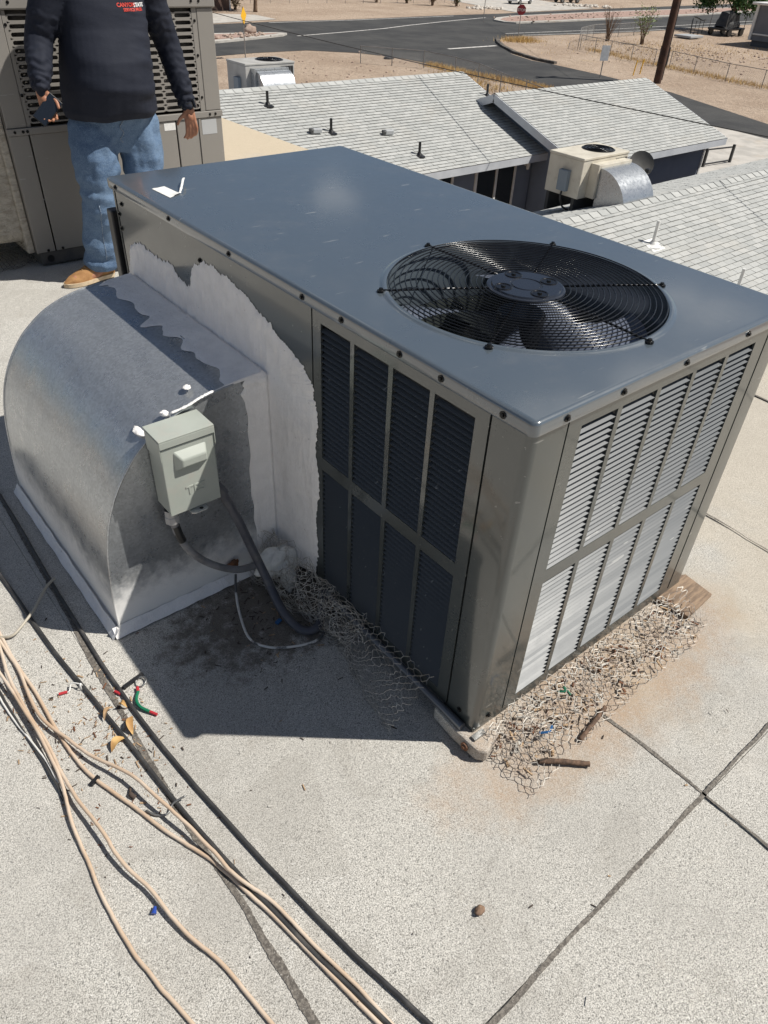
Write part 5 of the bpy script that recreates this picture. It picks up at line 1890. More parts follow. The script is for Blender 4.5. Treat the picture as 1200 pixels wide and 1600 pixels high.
WY = 14.08 - 0.002
window(hb, 12.60, 13.66, -4.2, -3.13, WY, [13.12])
sd = window(hb, 14.50, 16.12, -5.45, -3.12, WY, [15.33], 'sliding_door')
MB().box(15.40, WY - 0.06, -4.5, 15.43, WY - 0.045, -4.2).build('handle', BLACK, sd)
CURT = pm('blue_grey_curtain', (0.10, 0.11, 0.13), rough=0.9)
cm_ = MB().grid(lambda u, v: (14.60 + 0.66 * u, WY - 0.010 + 0.0045 * math.sin(u * 50), lerp(-5.36, -3.2, v)), 60, 1)
cm_.build('curtain', CURT, sd, smooth='all')
lamp_ = MB().lathe([(0.0, 0.10), (0.05, 0.09), (0.06, 0.0), (0.04, -0.10), (0.0, -0.11)], c=(16.53, WY - 0.10, -3.28), n=10).box(16.50, WY - 0.05, -3.30, 16.56, WY - 0.001, -3.16).build('wall_lamp', WHITE, hb, smooth=True)
for p in ((9.78, 16.9, -1.74), (10.78, 15.6, -2.21), (12.61, 14.3, -2.67), (17.05, 16.39, -1.93)):
    pipe_vent(hb, p)
for p in ((10.21, 15.62, -2.2), (12.19, 15.23, -2.34)):
    hood_vent(hb, p)
post_ = MB().bar((15.0, 11.5, -4.05), (15.75, 11.2, -4.05), 0.14, 0.12)
tag(post_.build('timber_beam', pm('pale_timber', (0.60, 0.47, 0.33), (0.5, 0.38, 0.26), scale=6, rough=0.8)), 'pale timber beam end showing below the sliding door', 'beam')

# nearer house on the right
hd = tag(empty('house', (18, 6.5, ZG)), 'near house on the right with pale shingles, white vent pipes and a rooftop unit', 'house')
D_S = 0.333
dkD = gable(hd, 9.55, 30.0, 3.0, -2.085 - D_S * 4.44, 7.44, -2.085, 9.85, 0.4, BLUEWALL)
cnt = []


def pick_d(p):
    return 9.9 < p.x < 15.3 and 4.0 < p.y < 7.3


shingle_slope(dkD, (9.55, 2.97, -2.085 - D_S * 4.44 - 0.008), (1, 0, 0), (0, 1, D_S), 20.45, 4.66, 7, pick=pick_d)
shingle_slope(dkD, (9.55, 9.88, -2.085 - D_S * 2.41 - 0.008), (1, 0, 0), (0, -1, D_S), 20.45, 2.5, 8)
ridge_caps(dkD, 9.55, 24.0, 7.44, -2.085, D_S)
for p in ((11.23, 6.39, -2.43), (11.8, 4.89, -2.93)):
    pipe_vent(hd, p, 0.42, WHITE, 0.03)
    MB().obox(V(p) + V((0, 0, 0.005)), (0.36, 0.36, 0.016), Matrix.Rotation(math.atan(D_S), 3, 'X')).build('flashing_plate', WHITE, hd)
pipe_vent(hd, (13.4, 3.9, -3.26), 0.42, WHITE, 0.03)


def small_unit(label, x0, x1, y0, y1, z0, z1, mat, ex0, ex1, reach, edrop, topw=0.0, panel=True):
    """smaller packaged rooftop unit with a duct elbow on its near face"""
    t = tag(empty('rooftop_air_conditioner', ((x0 + x1) / 2, (y0 + y1) / 2, z0)), label, 'air conditioner')
    MB().box(x0, y0, z0, x1, y1, z1 - 0.05).build('cabinet', mat, t, bevel=0.012)
    MB().box(x0 - 0.012, y0 - 0.012, z1 - 0.048, x1 + 0.012, y1 + 0.012, z1).build('top_cover', mat, t, bevel=0.010)
    fx, fy = lerp(x0, x1, 0.68), (y0 + y1) / 2
    fr = (y1 - y0) * 0.40
    g = MB().lathe([(fr, 0.004), (fr * 0.98, 0.008), (0.0, 0.009)], c=(fx, fy, z1), n=32).build('fan_opening', BLACK, t, smooth=True)
    for k in range(1, 5):
        MB().torus((fx, fy, z1 + 0.016), fr * k / 4.5, 0.008, 32, 5).build('guard_ring', BLACKWIRE, g, smooth='all')
    MB().box(lerp(x0, x1, 0.72), y0 - 0.006, z0 + 0.12, x1 - 0.04, y0 - 0.001, z1 - 0.10).build('coil_opening', DARK, t)
    for k in range(5):
        xx = lerp(lerp(x0, x1, 0.73), x1 - 0.05, k / 4)
        MB().box(xx - 0.006, y0 - 0.016, z0 + 0.12, xx + 0.006, y0 - 0.008, z1 - 0.10).build('guard_bar', STEEL, t)
    # collar and elbow
    zt = z1 - 0.16
    MB().box(ex0 - 0.05, y0 - 0.20, z0 + 0.02, ex0 + 0.01, y0 - 0.002, zt + 0.06).box(ex0 + 0.012, y0 - 0.20, zt - 0.02, ex1, y0 - 0.002, zt + 0.05).build('collar', mat if panel else GALV2, t, bevel=0.006)
    y_s = y0 - 0.19
    zb = z0 - edrop
    pf = [(y_s - reach * math.sin(a), lerp(zb, zt, math.cos(a))) for a in [math.pi / 2 * k / 16 for k in range(17)]]
    MB().grid(lambda u, v: (lerp(ex0 + 0.012, ex1, v), pf[int(round(u * 16))][0], pf[int(round(u * 16))][1]), 16, 2).build('elbow_sheet', GALV2, t, smooth='all')
    for xx in (ex0 + 0.014, ex1 - 0.004):
        mb = MB()
        poly = pf + [(y_s, zb)]
        mb.v += [V((xx, a, b)) for a, b in poly] + [V((xx + 0.003, a, b)) for a, b in poly]
        mb.f += [tuple(range(len(poly))), tuple(len(poly) + i for i in range(len(poly)))]
        mb.build('elbow_side', GALV2, t)
    db = MB().box(x0 - 0.10, y0 + 0.25, z0 + 0.10, x0 - 0.003, y0 + 0.48, z0 + 0.48).build('disconnect_box', pm('blue_grey_box', (0.20, 0.24, 0.28), rough=0.5), t, bevel=0.008)
    MB().tube(spline([(x0 - 0.05, y0 + 0.36, z0 + 0.10), (x0 - 0.07, y0 + 0.36, z0 - 0.05), (x0 - 0.02, y0 + 0.30, z0 - 0.2), (x0 + 0.05, y0 + 0.2, z0 - 0.25)], 5), 0.02, 8).build('conduit', BLACK, db, smooth='all')
    for yy in (y0 + 0.08, y1 - 0.12):
        MB().box(x0 + 0.02, yy, z0 - 0.36, x1 - 0.02, yy + 0.07, z0 - 0.002).build('stand_rail', pm('dark_stand', (0.05, 0.05, 0.05), rough=0.7), t)
    return t


CREAM = pm('cream_enamel', (0.62, 0.58, 0.49), (0.52, 0.48, 0.40), scale=3, rough=0.55, dust=(0.42, 0.37, 0.30), dscale=5)
GREYU = pm('grey_beige_enamel', (0.44, 0.43, 0.41), (0.36, 0.35, 0.33), scale=3, rough=0.55)
small_unit('cream air conditioner with galvanised elbow on the near right house roof', 11.57, 12.98, 8.46, 9.30, -2.20, -1.46, CREAM, 11.86, 12.85, 0.72, 0.16)
small_unit('small grey air conditioner behind the ridge of the long house', 10.05, 11.55, 18.35, 19.3, -1.85, -1.04, GREYU, 10.25, 11.25, 0.42, 0.16, panel=False)

dish = MB().grid(lambda u, v: V((15.30, 9.62, -2.22)) + Matrix.Rotation(-0.55, 3, 'Z') @ Matrix.Rotation(math.radians(62), 3, 'X') @ V((0.31 * v * math.cos(6.2832 * u), 0.28 * v * math.sin(6.2832 * u), 0.085 * v * v)), 36, 8, closeu=True)
do = dish.build('satellite_dish', pm('dish_grey', (0.085, 0.082, 0.078), (0.06, 0.058, 0.055), scale=4, rough=0.7), smooth='all')
tag(do, 'dark grey satellite dish at the far eave of the near house', 'satellite dish')
MB().tube([(15.30, 9.64, -2.24), (15.27, 9.60, -2.49), (15.23, 9.56, -2.84)], 0.03, 8).build('mast', BLACK, do, smooth=True)
MB().tube(spline([(15.29, 9.60, -2.46), (15.10, 9.30, -2.44), (14.97, 9.18, -2.24)], 5), 0.018, 6).box(14.93, 9.12, -2.26, 15.03, 9.22, -2.18).build('feed_arm', BLACK, do)

# ------------------------------------------------------------------ street furniture, fences, wires
POSTM = pm('galvanised_post', (0.30, 0.29, 0.28), (0.22, 0.21, 0.20), scale=3, rough=0.6, metal=0.3)


def octagon(r):
    return [(r * math.cos(math.pi / 8 + k * math.pi / 4), r * math.sin(math.pi / 8 + k * math.pi / 4)) for k in range(8)]


def sign_at(x, y, h, ang, label, face, poly, back, name='street_sign', zf=None):
    o = tag(empty(name, (x, y, ZG)), label, 'sign')
    MB().tube([(x, y, ZG), (x, y, ZG + h)], 0.035, 8).build('post', POSTM, o, smooth=True)
    R3 = Matrix.Rotation(ang, 3, 'Z')
    zc = ZG + h - (max(p[1] for p in poly))
    n_ = len(poly)
    mb = MB()
    for d in (-0.05, -0.065):
        mb.v += [V((x, y, zc)) + R3 @ V((px, d, pz)) for px, pz in poly]
    mb.f += [tuple(range(n_)), tuple(n_ + i for i in reversed(range(n_)))] + [(i, (i + 1) % n_, n_ + (i + 1) % n_, n_ + i) for i in range(n_)]
    pl = mb.build('plate', face, o)
    return o, R3, zc, pl


RED = pm('faded_sign_red', (0.36, 0.03, 0.04), (0.28, 0.025, 0.03), scale=4, rough=0.5)
YEL = pm('sign_yellow', (0.75, 0.42, 0.02), rough=0.5)
GREYS = pm('sign_back_aluminium', (0.50, 0.54, 0.58), (0.42, 0.45, 0.49), scale=4, rough=0.4, metal=0.3)
so_, R3, zc, pl = sign_at(60.2, 54.2, 2.72, math.radians(-52), 'red octagonal stop sign at the street corner', RED, octagon(0.43), None)
tm = text_mesh('STOP', 0.30, 0.0, 0.006)
tm.transform(Matrix.Translation(V((60.2, 54.2, zc))) @ R3.to_4x4() @ Matrix.Translation(V((0, -0.070, -0.02))) @ Matrix.Rotation(math.pi / 2, 4, 'X'))
link('lettering', tm, WHITE, pl)
sign_at(29.2, 51.3, 3.05, math.radians(38), 'yellow diamond warning sign seen edge-on near the street', YEL, [(-0.5, 0), (0, -0.5), (0.5, 0), (0, 0.5)], None)
sign_at(48.2, 35.3, 1.95, math.radians(-20), 'grey back of a rectangular street sign beside the side road', GREYS, [(-0.32, -0.45), (0.32, -0.45), (0.32, 0.45), (-0.32, 0.45)], None)
sign_at(69.5, 68.0, 2.5, 0.3, 'thin bare signpost on the far median tip', GREYS, [(-0.06, -0.2), (0.06, -0.2), (0.06, 0.2), (-0.06, 0.2)], None)

POLE = pm('creosoted_timber', (0.085, 0.042, 0.026), (0.05, 0.026, 0.018), scale=3, rough=0.85, bump=0.4, bscale=20)
pole = MB().tube([(50.4, 32.1, ZG), (50.4, 32.1, ZG + 4), (50.4, 32.1, ZG + 11)], [0.26, 0.25, 0.20], 14).build('utility_pole', POLE, smooth=True)
tag(pole, 'dark brown timber utility pole beyond the gabled wing', 'utility pole')
MB().box(49.3, 32.0, ZG + 10.2, 51.5, 32.2, ZG + 10.4).build('crossarm', POLE, pole)
MB().tube([(50.68, 31.95, ZG + 0.2), (50.66, 31.95, ZG + 10)], 0.03, 6).build('ground_wire', BLACK, pole)


def sag_wire(a, b, sag, r, label, mat):
    a, b = V(a), V(b)
    P = [a.lerp(b, t / 30) - V((0, 0, sag * 4 * (t / 30) * (1 - t / 30))) for t in range(31)]
    return tag(MB().tube(P, r, 5).build('overhead_wire', mat, smooth='all'), label, 'wire')


WIREM = pm('overhead_wire', (0.055, 0.052, 0.05), rough=0.6)
sag_wire((15.5, 64.0, 0.9), (15.5, -34.0, 0.6), 1.95, 0.012, 'dark overhead wire crossing above the shingled house roofs', WIREM)
sag_wire((50.4, 32.1, 2.4), (95.0, 95.0, 2.6), 1.2, 0.02, 'dark overhead wire running from the utility pole across the street', WIREM)
sag_wire((50.55, 32.0, 3.0), (60.0, -20.0, 3.2), 0.8, 0.02, 'dark overhead wire leaving the utility pole towards the right', WIREM)


def chain_fence(pts, h, label, spacing=2.6, mesh_step=0.16):
    o = tag(empty('chain_link_fence', (pts[0][0], pts[0][1], ZG)), label, 'fence')
    P = [V((x, y, ZG)) for x, y in pts]
    wires = MB()
    for i in range(len(P) - 1):
        a, b = P[i], P[i + 1]
        L = (b - a).length
        n_ = max(1, round(L / spacing))
        for k in range(n_ + (1 if i == len(P) - 2 else 0)):
            p = a.lerp(b, k / n_)
            MB().tube([p, p + V((0, 0, h + 0.03))], 0.03, 6).build('post', POSTM, o, smooth=True)
        MB().tube([a + V((0, 0, h)), b + V((0, 0, h))], 0.022, 6).build('top_rail', POSTM, o, smooth=True)
        d = (b - a).normalized()
        s = -h
        while s < L:
            for sg in (1, -1):
                t0, t1 = s, s + h
                c0, c1 = max(t0, 0), min(t1, L)
                if c1 > c0:
                    z0 = (c0 - t0) if sg > 0 else h - (c0 - t0)
                    z1 = (c1 - t0) if sg > 0 else h - (c1 - t0)
                    wires.tube([a + d * c0 + V((0, 0, z0)), a + d * c1 + V((0, 0, z1))], 0.0035, 3, caps=False)
            s += mesh_step
    tag(wires.build('wire_netting', POSTM, o), kind='stuff')
    return o


chain_fence([(36.0, 47.0), (38.9, 43.5), (38.8, 40.2), (38.2, 37.4), (36.7, 34.0), (34.5, 28.0)], 1.05, 'chain-link fence along the side road behind the long house')
chain_fence([(60.2, 46.8), (59.3, 42.9), (58.1, 37.7)], 1.1, 'chain-link fence of the dry yard, left of its gate')
chain_fence([(58.6, 36.6), (57.6, 33.8), (56.5, 30.5), (56.1, 27.5), (55, 20), (53, 8)], 1.1, 'chain-link fence of the dry yard, right of its gate')
chain_fence([(60.3, 47.1), (65.2, 50.9), (69.5, 52.7), (73.6, 52.7), (80, 53.5)], 1.15, 'chain-link fence along the main street side of the dry yard')
chain_fence([(54, 92), (62, 91.5), (70, 90.5), (84, 90)], 1.15, 'distant chain-link fence on the far side of the main street', 3.0, 0.3)
gt = tag(empty('yard_gate', (58.4, 37.1, ZG)), 'narrow dark gate in the dry yard fence beside the utility pole', 'gate')
for y in (36.75, 37.55):
    MB().tube([(58.4, y, ZG), (58.4, y, ZG + 1.35)], 0.05, 8).build('gate_post', pm('gate_dark', (0.08, 0.075, 0.07), rough=0.6), gt, smooth=True)
for z in (0.2, 0.7, 1.2):
    MB().tube([(58.4, 36.75, ZG + z), (58.4, 37.55, ZG + z)], 0.025, 6).build('gate_bar', POSTM, gt)
for (x, y) in ((51.8, 35.1), (52.9, 35.3)):
    tag(MB().tube([(x, y, ZG), (x + 0.15, y, ZG + 0.95)], 0.04, 8).build('marker_post', YEL, smooth=True), 'thin yellow marker post at the roadside, %s' % ('left one of the pair' if x < 52 else 'right one of the pair'), 'post')
# black pipe gate on the driveway
gd = tag(empty('pipe_gate', (31.8, 16.7, ZG)), 'low black metal pipe gate standing on the concrete driveway', 'gate')
for (x, y) in ((31.0, 16.9), (31.3, 16.7), (33.2, 16.55)):
    MB().box(x - 0.05, y - 0.05, ZG, x + 0.05, y + 0.05, ZG + 0.75).build('gate_post', BLACK, gd)
for (a, b, z) in (((31.0, 16.9), (33.2, 16.55), 0.66), ((31.3, 16.7), (33.2, 16.55), 0.12)):
    MB().bar((a[0], a[1], ZG + z), (b[0], b[1], ZG + z), 0.05, 0.05).build('gate_bar', BLACK, gd)

# grey mobile home at the right edge
GREYW = pm('grey_siding', (0.17, 0.18, 0.20), (0.145, 0.155, 0.175), scale=1, rough=0.7)
mh = tag(empty('house', (88, 40, ZG)), 'dark grey mobile home with white trim beside the shade tree', 'house')
MB().box(82.2, 30.0, ZG + 0.5, 100, 43.2, ZG + 3.4).build('wall', GREYW, mh)
MB().box(82.35, 30.2, ZG, 99.8, 43.0, ZG + 0.498).build('skirting', pm('dark_skirting', (0.09, 0.095, 0.105), rough=0.8), mh)
MB().box(82.05, 43.05, ZG + 0.5, 82.19, 43.3, ZG + 3.4).box(82.1, 30.0, ZG + 0.98, 82.19, 43.0, ZG + 1.10).build('trim', WHITE, mh)
MB().prism([(81.7, 29.5), (100.5, 29.5), (100.5, 43.7), (81.7, 43.7)], ZG + 3.402, ZG + 3.6).build('roof', WHITE, mh, bevel=0.05)


# vegetation
LEAFG = NT('tree_leaves')
LEAFG = LEAFG.done(LEAFG.mix(LEAFG.rng(LEAFG.noise(1.4, 3), 0.35, 0.65), (0.030, 0.075, 0.018), (0.075, 0.14, 0.03)), 0.6, 0, 0.3)
TWIGM = pm('dry_twig', (0.22, 0.15, 0.10), (0.14, 0.09, 0.06), scale=4, rough=0.9)


def leaf_quads(mb, pts, size, rnd):
    for p in pts:
        a = V((rnd.gauss(0, 1), rnd.gauss(0, 1), rnd.gauss(0, 1))).normalized()
        b = a.cross(V((rnd.gauss(0, 1), rnd.gauss(0, 1), rnd.gauss(0, 1)))).normalized()
        s = size * rnd.uniform(0.6, 1.3)
        p = V(p)
        mb.add([p - a * s, p + b * s * 0.5, p + a * s, p - b * s * 0.5], [(0, 1, 2, 3)])


def tree(x, y, h, crown_r, label, n=3600, seed=1, leaf=0.16, base=1.6, mat=None):
    rnd = random.Random(seed)
    o = tag(empty('shade_tree', (x, y, ZG)), label, 'tree')
    tr = MB()
    tr.tube(spline([(x, y, ZG), (x + 0.1, y, ZG + h * 0.25), (x - 0.1, y + 0.1, ZG + h * 0.5), (x, y, ZG + h * 0.8)], 5), [0.24 - 0.012 * i for i in range(16)], 10)
    centers = []
    for k in range(26):
        a = rnd.uniform(0, 6.28)
        e = rnd.uniform(-0.25, 1.0)
        r = crown_r * rnd.uniform(0.45, 0.95)
        c = V((x + r * math.cos(a) * math.cos(e), y + r * math.sin(a) * math.cos(e), ZG + base + crown_r * 0.8 + r * 0.85 * math.sin(e)))
        centers.append(c)
        tr.tube(spline([(x, y, ZG + h * rnd.uniform(0.25, 0.6)), V((x, y, ZG + h * 0.5)).lerp(c, 0.5) + V((0, 0, 0.2)), c], 4), [0.09 - 0.008 * i for i in range(9)], 6)
    tr.build('trunk', TWIGM, o, smooth='all')
    mb = MB()
    pts = []
    for _ in range(n):
        c = rnd.choice(centers)
        g = V((rnd.gauss(0, 1), rnd.gauss(0, 1), rnd.gauss(0, 0.7))) * crown_r * 0.17
        pts.append(c + g)
    leaf_quads(mb, pts, leaf, rnd)
    mb.build('crown', mat or LEAFG, o, recalc=False)
    return o


tree(93.0, 51.5, 6.5, 3.8, 'green shade tree hanging over the street at upper right', 7500, 3, 0.17, 0.35)


def shrub(x, y, h, label, n=24, seed=1, leaves=0, lmat=None, spread=0.35, name='bare_shrub'):
    rnd = random.Random(seed)
    o = tag(empty(name, (x, y, ZG)), label, 'shrub')
    mb = MB()
    tips = []
    for k in range(n):
        a = rnd.uniform(0, 6.28)
        s = rnd.uniform(0.2, 1) * spread * h
        hh = h * rnd.uniform(0.55, 1.0)
        p = [V((x + rnd.uniform(-.15, .15), y + rnd.uniform(-.15, .15), ZG)), V((x + s * 0.4 * math.cos(a), y + s * 0.4 * math.sin(a), ZG + hh * 0.5)), V((x + s * math.cos(a), y + s * math.sin(a), ZG + hh))]
        S = spline(p, 4)
        mb.tube(S, [0.035 - 0.0035 * i for i in range(len(S))], 5)
        for q_ in range(3):
            b_ = S[rnd.randint(3, 7)]
            e_ = b_ + V((rnd.gauss(0, .25), rnd.gauss(0, .25), rnd.uniform(.1, .5))) * h * 0.25
            mb.tube([b_, e_], [0.012, 0.005], 4)
            tips.append(e_)
        tips.append(S[-1])
    mb.build('stems', TWIGM, o)
    if leaves:
        lm = MB()
        leaf_quads(lm, [rnd.choice(tips) + V((rnd.gauss(0, .2), rnd.gauss(0, .2), rnd.gauss(0, .2))) for _ in range(leaves)], 0.09, rnd)
        lm.build('foliage', lmat or LEAFG, o, recalc=False)
    return o


PALEG = pm('pale_green_leaf', (0.20, 0.26, 0.09), (0.14, 0.20, 0.06), scale=3, rough=0.7)
DRYG = pm('dry_bush_leaf', (0.26, 0.21, 0.11), (0.16, 0.12, 0.06), scale=3, rough=0.8)
shrub(69.1, 50.6, 3.0, 'bare brown shrub left of the pair by the dry yard fence', 26, 2)
shrub(70.5, 47.6, 3.2, 'thin shrub with pale green leaves right of the pair in the dry yard', 14, 5, 420, PALEG)
for i, (x, y, h, lab) in enumerate(((77.0, 90, 1.8, 'dark green shrub at the far roadside, first from the left'), (78.5, 86.5, 2.4, 'dry brown shrub at the far roadside beside the rocks'), (81.5, 85.0, 2.2, 'grey-brown shrub next to the pale far driveway'), (73.0, 91.5, 1.8, 'low shrub by the distant fence'), (110, 92, 3.4, 'large dark shrub at the far upper right'), (118, 93, 3.2, 'wide dark shrub at the far right roadside'))):
    shrub(x, y, h, lab, 26, 20 + i, 900, DRYG if i % 2 else LEAFG, 0.6, 'roadside_shrub')

STRAW = NT('dry_straw')
STRAW = STRAW.done(STRAW.mix(STRAW.rng(STRAW.noise(0.8, 5), 0.3, 0.7), (0.66, 0.47, 0.20), (0.52, 0.35, 0.14)), 0.9)


def straw(label, place, n, seed, h0=0.15, h1=0.5):
    rnd = random.Random(seed)
    mb = MB()
    for _ in range(n):
        x, y = place(rnd)
        h = rnd.uniform(h0, h1)
        d = V((rnd.gauss(0, .25), rnd.gauss(0, .25), 1)) * h
        w = V((rnd.gauss(0, 1), rnd.gauss(0, 1), 0)).normalized() * 0.02
        p = V((x, y, ZG))
        mb.add([p - w, p + w, p + d], [(0, 1, 2)])
    return tag(mb.build('dry_grass', STRAW, recalc=False), label, 'grass', kind='stuff')


def along(pts, spread):
    P = [V(p) for p in pts]

    def f(r):
        i = r.randint(0, len(P) - 2)
        p = P[i].lerp(P[i + 1], r.random())
        return p.x + r.gauss(0, spread), p.y + r.gauss(0, spread)
    return f


straw('golden dry grass in a strip along the side road kerb', along([(40.2, 44.5), (39.9, 40), (40.3, 36), (40.2, 33)], 0.30), 3600, 1, 0.1, 0.38)
straw('sparse dry grass behind the roadside fence', along([(38.5, 41), (38.0, 37), (36.9, 34)], 0.6), 600, 2, 0.08, 0.3)
straw('dry grass tuft under the stop sign', lambda r: (59.5 + r.gauss(0, .9), 53.3 + r.gauss(0, .7)), 1100, 3)
straw('dry grass along the dry yard fence', along([(61.5, 46.5), (60.2, 43), (59.0, 38.5), (58.0, 34), (57, 30), (56.6, 26)], 0.45), 2000, 4, 0.1, 0.32)
straw('patchy dry grass inside the fenced yard', lambda r: (70 + r.gauss(0, 6), 44 + r.gauss(0, 4)), 2200, 5, 0.06, 0.22)
straw('dry grass strip beside the grey mobile home', along([(76, 36), (74, 33), (70, 30)], 0.9), 1600, 6)

ROCK = pm('desert_rock', (0.42, 0.33, 0.27), (0.28, 0.20, 0.16), scale=2, rough=0.9)
ROCKW = pm('pale_rock', (0.62, 0.58, 0.52), (0.45, 0.40, 0.35), scale=2, rough=0.9)


def rocks(label, place, n, seed, s0, s1, mat, z=ZG):
    rnd = random.Random(seed)
    mb = MB()
    for k in range(n):
        x, y = place(rnd)
        s = rnd.uniform(s0, s1)
        b = blob((x, y, z + s * 0.25), (s, s * rnd.uniform(.6, 1), s * 0.6), k * 3.3, 0.4, 7, 5)
        mb.add(b.v, b.f)
    return tag(mb.build('rocks', mat), label, 'rocks', kind='stuff')


rocks('small rocks lining the far street edge', along([(81, 81), (86, 82)], 0.8), 60, 1, 0.12, 0.35, ROCKW)
rocks('pale rocks piled beside the pale far driveway', along([(103, 84), (108, 81)], 0.9), 70, 2, 0.15, 0.4, ROCKW)
rocks('rubble stones on the first median', along([(28, 60.5), (38, 62.6)], 0.7), 90, 3, 0.05, 0.22, ROCK, ZG + 0.16)
rocks('stones strewn over the dry yard', lambda r: (68 + r.gauss(0, 5), 40 + r.gauss(0, 4)), 240, 4, 0.04, 0.13, ROCK)
rocks('stones strewn over the bare lot by the street', lambda r: (r.uniform(26, 40), r.uniform(36, 52)), 160, 5, 0.03, 0.10, ROCK)
rocks('reddish stones along the second median', along([(74, 67.5), (95, 70.2), (125, 72)], 1.2), 140, 6, 0.05, 0.18, ROCK, ZG + 0.17)
tag(blob((36.6, 63.0, ZG + 0.45), (0.55, 0.4, 0.35), 4, 0.4).build('boulder', ROCK, smooth='all'), 'dark boulder on the first median', 'boulder')
tag(blob((39.5, 48.1, ZG + 0.05), (0.45, 0.3, 0.10), 9, 0.4).build('rubber_scrap', BLACK, smooth='all'), 'black scrap lying on the bare lot by the street', 'scrap')
tag(MB().box(80.4, 48.6, ZG + 0.10, 82.8, 50.6, ZG + 0.30).build('pallet', pm('grey_slab', (0.35, 0.36, 0.37), rough=0.8), bevel=0.03), 'flat grey slab lying in the dry yard', 'slab')


def car(label, cx, cy, ang, paint):
    o = tag(empty('parked_car', (cx, cy, ZG)), label, 'car')
    R3 = Matrix.Rotation(ang, 3, 'Z')
    T = lambda p: V((cx, cy, ZG)) + R3 @ V(p)
    top = [(-2.25, 0.75), (-2.2, 0.95), (-1.5, 1.02), (-0.75, 1.62), (0.9, 1.66), (1.75, 1.10), (2.2, 1.02), (2.28, 0.6)]
    low = [(-2.25, 0.38), (2.28, 0.38)]
    prof_ = top + [low[1], low[0]]
    mb = MB()
    for w, ins in ((-0.9, 0), (0.9, 0)):
        mb.v += [T((x, w * (0.8 if z > 1.2 else 1.0), z)) for x, z in prof_]
    n_ = len(prof_)
    mb.f += [tuple(range(n_)), tuple(n_ + i for i in reversed(range(n_)))] + [(i, (i + 1) % n_, n_ + (i + 1) % n_, n_ + i) for i in range(n_)]
    mb.build('body', paint, o, bevel=0.05)
    for w in (-1, 1):
        q_ = [T((x, w * y, z)) for x, y, z in ((-1.15, 0.90, 1.08), (1.35, 0.90, 1.08), (0.8, 0.755, 1.55), (-0.62, 0.755, 1.55))]
        MB().add(q_, [(0, 1, 2, 3)]).build('side_window', GLASS, o)
        for x in (-1.42, 1.42):
            wl = MB()
            c = T((x, w * 0.82, 0.34))
            ax_ = R3 @ V((0, 1, 0))
            wl.tube([c - ax_ * 0.11, c + ax_ * 0.11], 0.34, 18)
            t_ = wl.build('wheel', BLACK, o, smooth=True)
            MB().tube([c + ax_ * w * 0.112, c + ax_ * w * 0.125], 0.20, 12).build('rim', STEEL, t_, smooth=True)
        MB().obox(T((2.24, w * 0.62, 0.82)), (0.1, 0.4, 0.14), R3).build('headlight', WHITE, o)
        MB().obox(T((-2.22, w * 0.66, 0.86)), (0.08, 0.3, 0.16), R3).build('tail_light', RED, o)
    return o


car('white car parked on the pale driveway at the top edge', 96.5, 87.3, 0.2, pm('white_car_paint', (0.75, 0.75, 0.74), rough=0.25))
car('black car parked at the top edge behind pale rocks', 108.5, 88.5, 2.9, pm('black_car_paint', (0.02, 0.02, 0.022), rough=0.2))

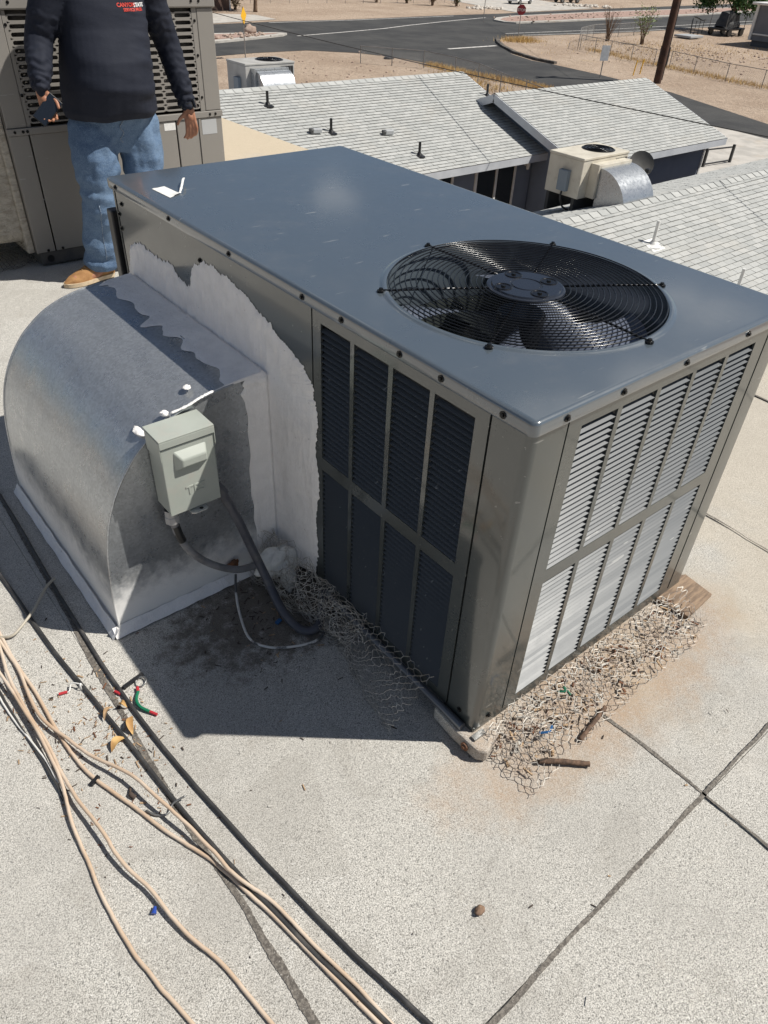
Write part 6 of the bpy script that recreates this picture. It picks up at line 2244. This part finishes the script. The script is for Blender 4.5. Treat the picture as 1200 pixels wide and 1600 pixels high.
# covered utility cart under the shade tree
uc = tag(empty('utility_cart', (89.7, 50.2, ZG)), 'dark covered utility cart parked under the shade tree', 'cart')
MB().box(87.6, 49.0, ZG + 0.55, 91.6, 51.2, ZG + 0.75).build('bed', BLACK, uc, bevel=0.04)
TARP = pm('black_tarp', (0.025, 0.027, 0.03), (0.05, 0.05, 0.05), scale=2, rough=0.6)
tl = MB().grid(lambda u, v: V((89.6, 50.1, ZG + 0.76)) + V((1.5 * math.copysign(abs(math.cos(6.2832 * u)) ** 0.45, math.cos(6.2832 * u)) * (1 - 0.35 * v) * (1 if v < 0.99 else 0.01), 0.95 * math.copysign(abs(math.sin(6.2832 * u)) ** 0.45, math.sin(6.2832 * u)) * (1 - 0.3 * v) * (1 if v < 0.99 else 0.01), 1.5 * v + 0.3 * nz(u * 7, v * 3))), 32, 8, closeu=True)
tl.build('tarp_load', TARP, uc)
for x in (88.4, 90.9):
    for y in (49.0, 51.2):
        MB().tube([(x, y - 0.12, ZG + 0.38), (x, y + 0.12, ZG + 0.38)], 0.38, 16).build('wheel', BLACK, uc, smooth=True)
for x, y in ((87.7, 49.1), (91.5, 49.1), (87.7, 51.1), (91.5, 51.1)):
    MB().tube([(x, y, ZG + 0.75), (x, y, ZG + 2.0)], 0.04, 6).build('stake', STEEL, uc)
br = tag(empty('pipe_barrier', (85.5, 51.5, ZG)), 'low dark pipe barrier in the dry yard left of the cart', 'barrier')
MB().tube(spline([(82.8, 50.2, ZG), (82.8, 50.3, ZG + 1.5), (83.6, 50.6, ZG + 1.75), (86.5, 51.4, ZG + 1.35), (88.0, 51.9, ZG + 1.3)], 6), 0.06, 8).build('frame', BLACK, br, smooth='all')
for t in (0.3, 0.6, 0.9):
    MB().tube([(lerp(83, 88, t), lerp(50.4, 51.9, t), ZG), (lerp(83, 88, t), lerp(50.4, 51.9, t), ZG + 1.4)], 0.035, 6).build('upright', BLACK, br)

# house across the main street, upper left, with its tree trunk
fh = tag(empty('house', (36, 92, ZG)), 'brown house across the main street at the upper left', 'house')
MB().box(24, 84.0, ZG, 46.6, 98, ZG + 2.9).build('wall', pm('brown_wall', (0.10, 0.06, 0.045), (0.07, 0.045, 0.035), scale=1, rough=0.8), fh)
MB().prism([(23.3, 83.2), (47.3, 83.2), (47.3, 98.8), (23.3, 98.8)], ZG + 2.905, ZG + 3.2).build('roof', pm('brown_roof', (0.22, 0.17, 0.13), rough=0.9), fh)
MB().box(46.61, 84.2, ZG, 46.9, 84.5, ZG + 2.85).build('corner_board', WHITE, fh)
tree(48.6, 82.0, 6.5, 3.0, 'small tree in front of the brown house across the street', 1600, 9, 0.16, 3.6, DRYG)
shrub(47.6, 84.5, 1.6, 'dry shrub beside the brown house corner', 22, 77, 500, DRYG, 0.6, 'roadside_shrub')
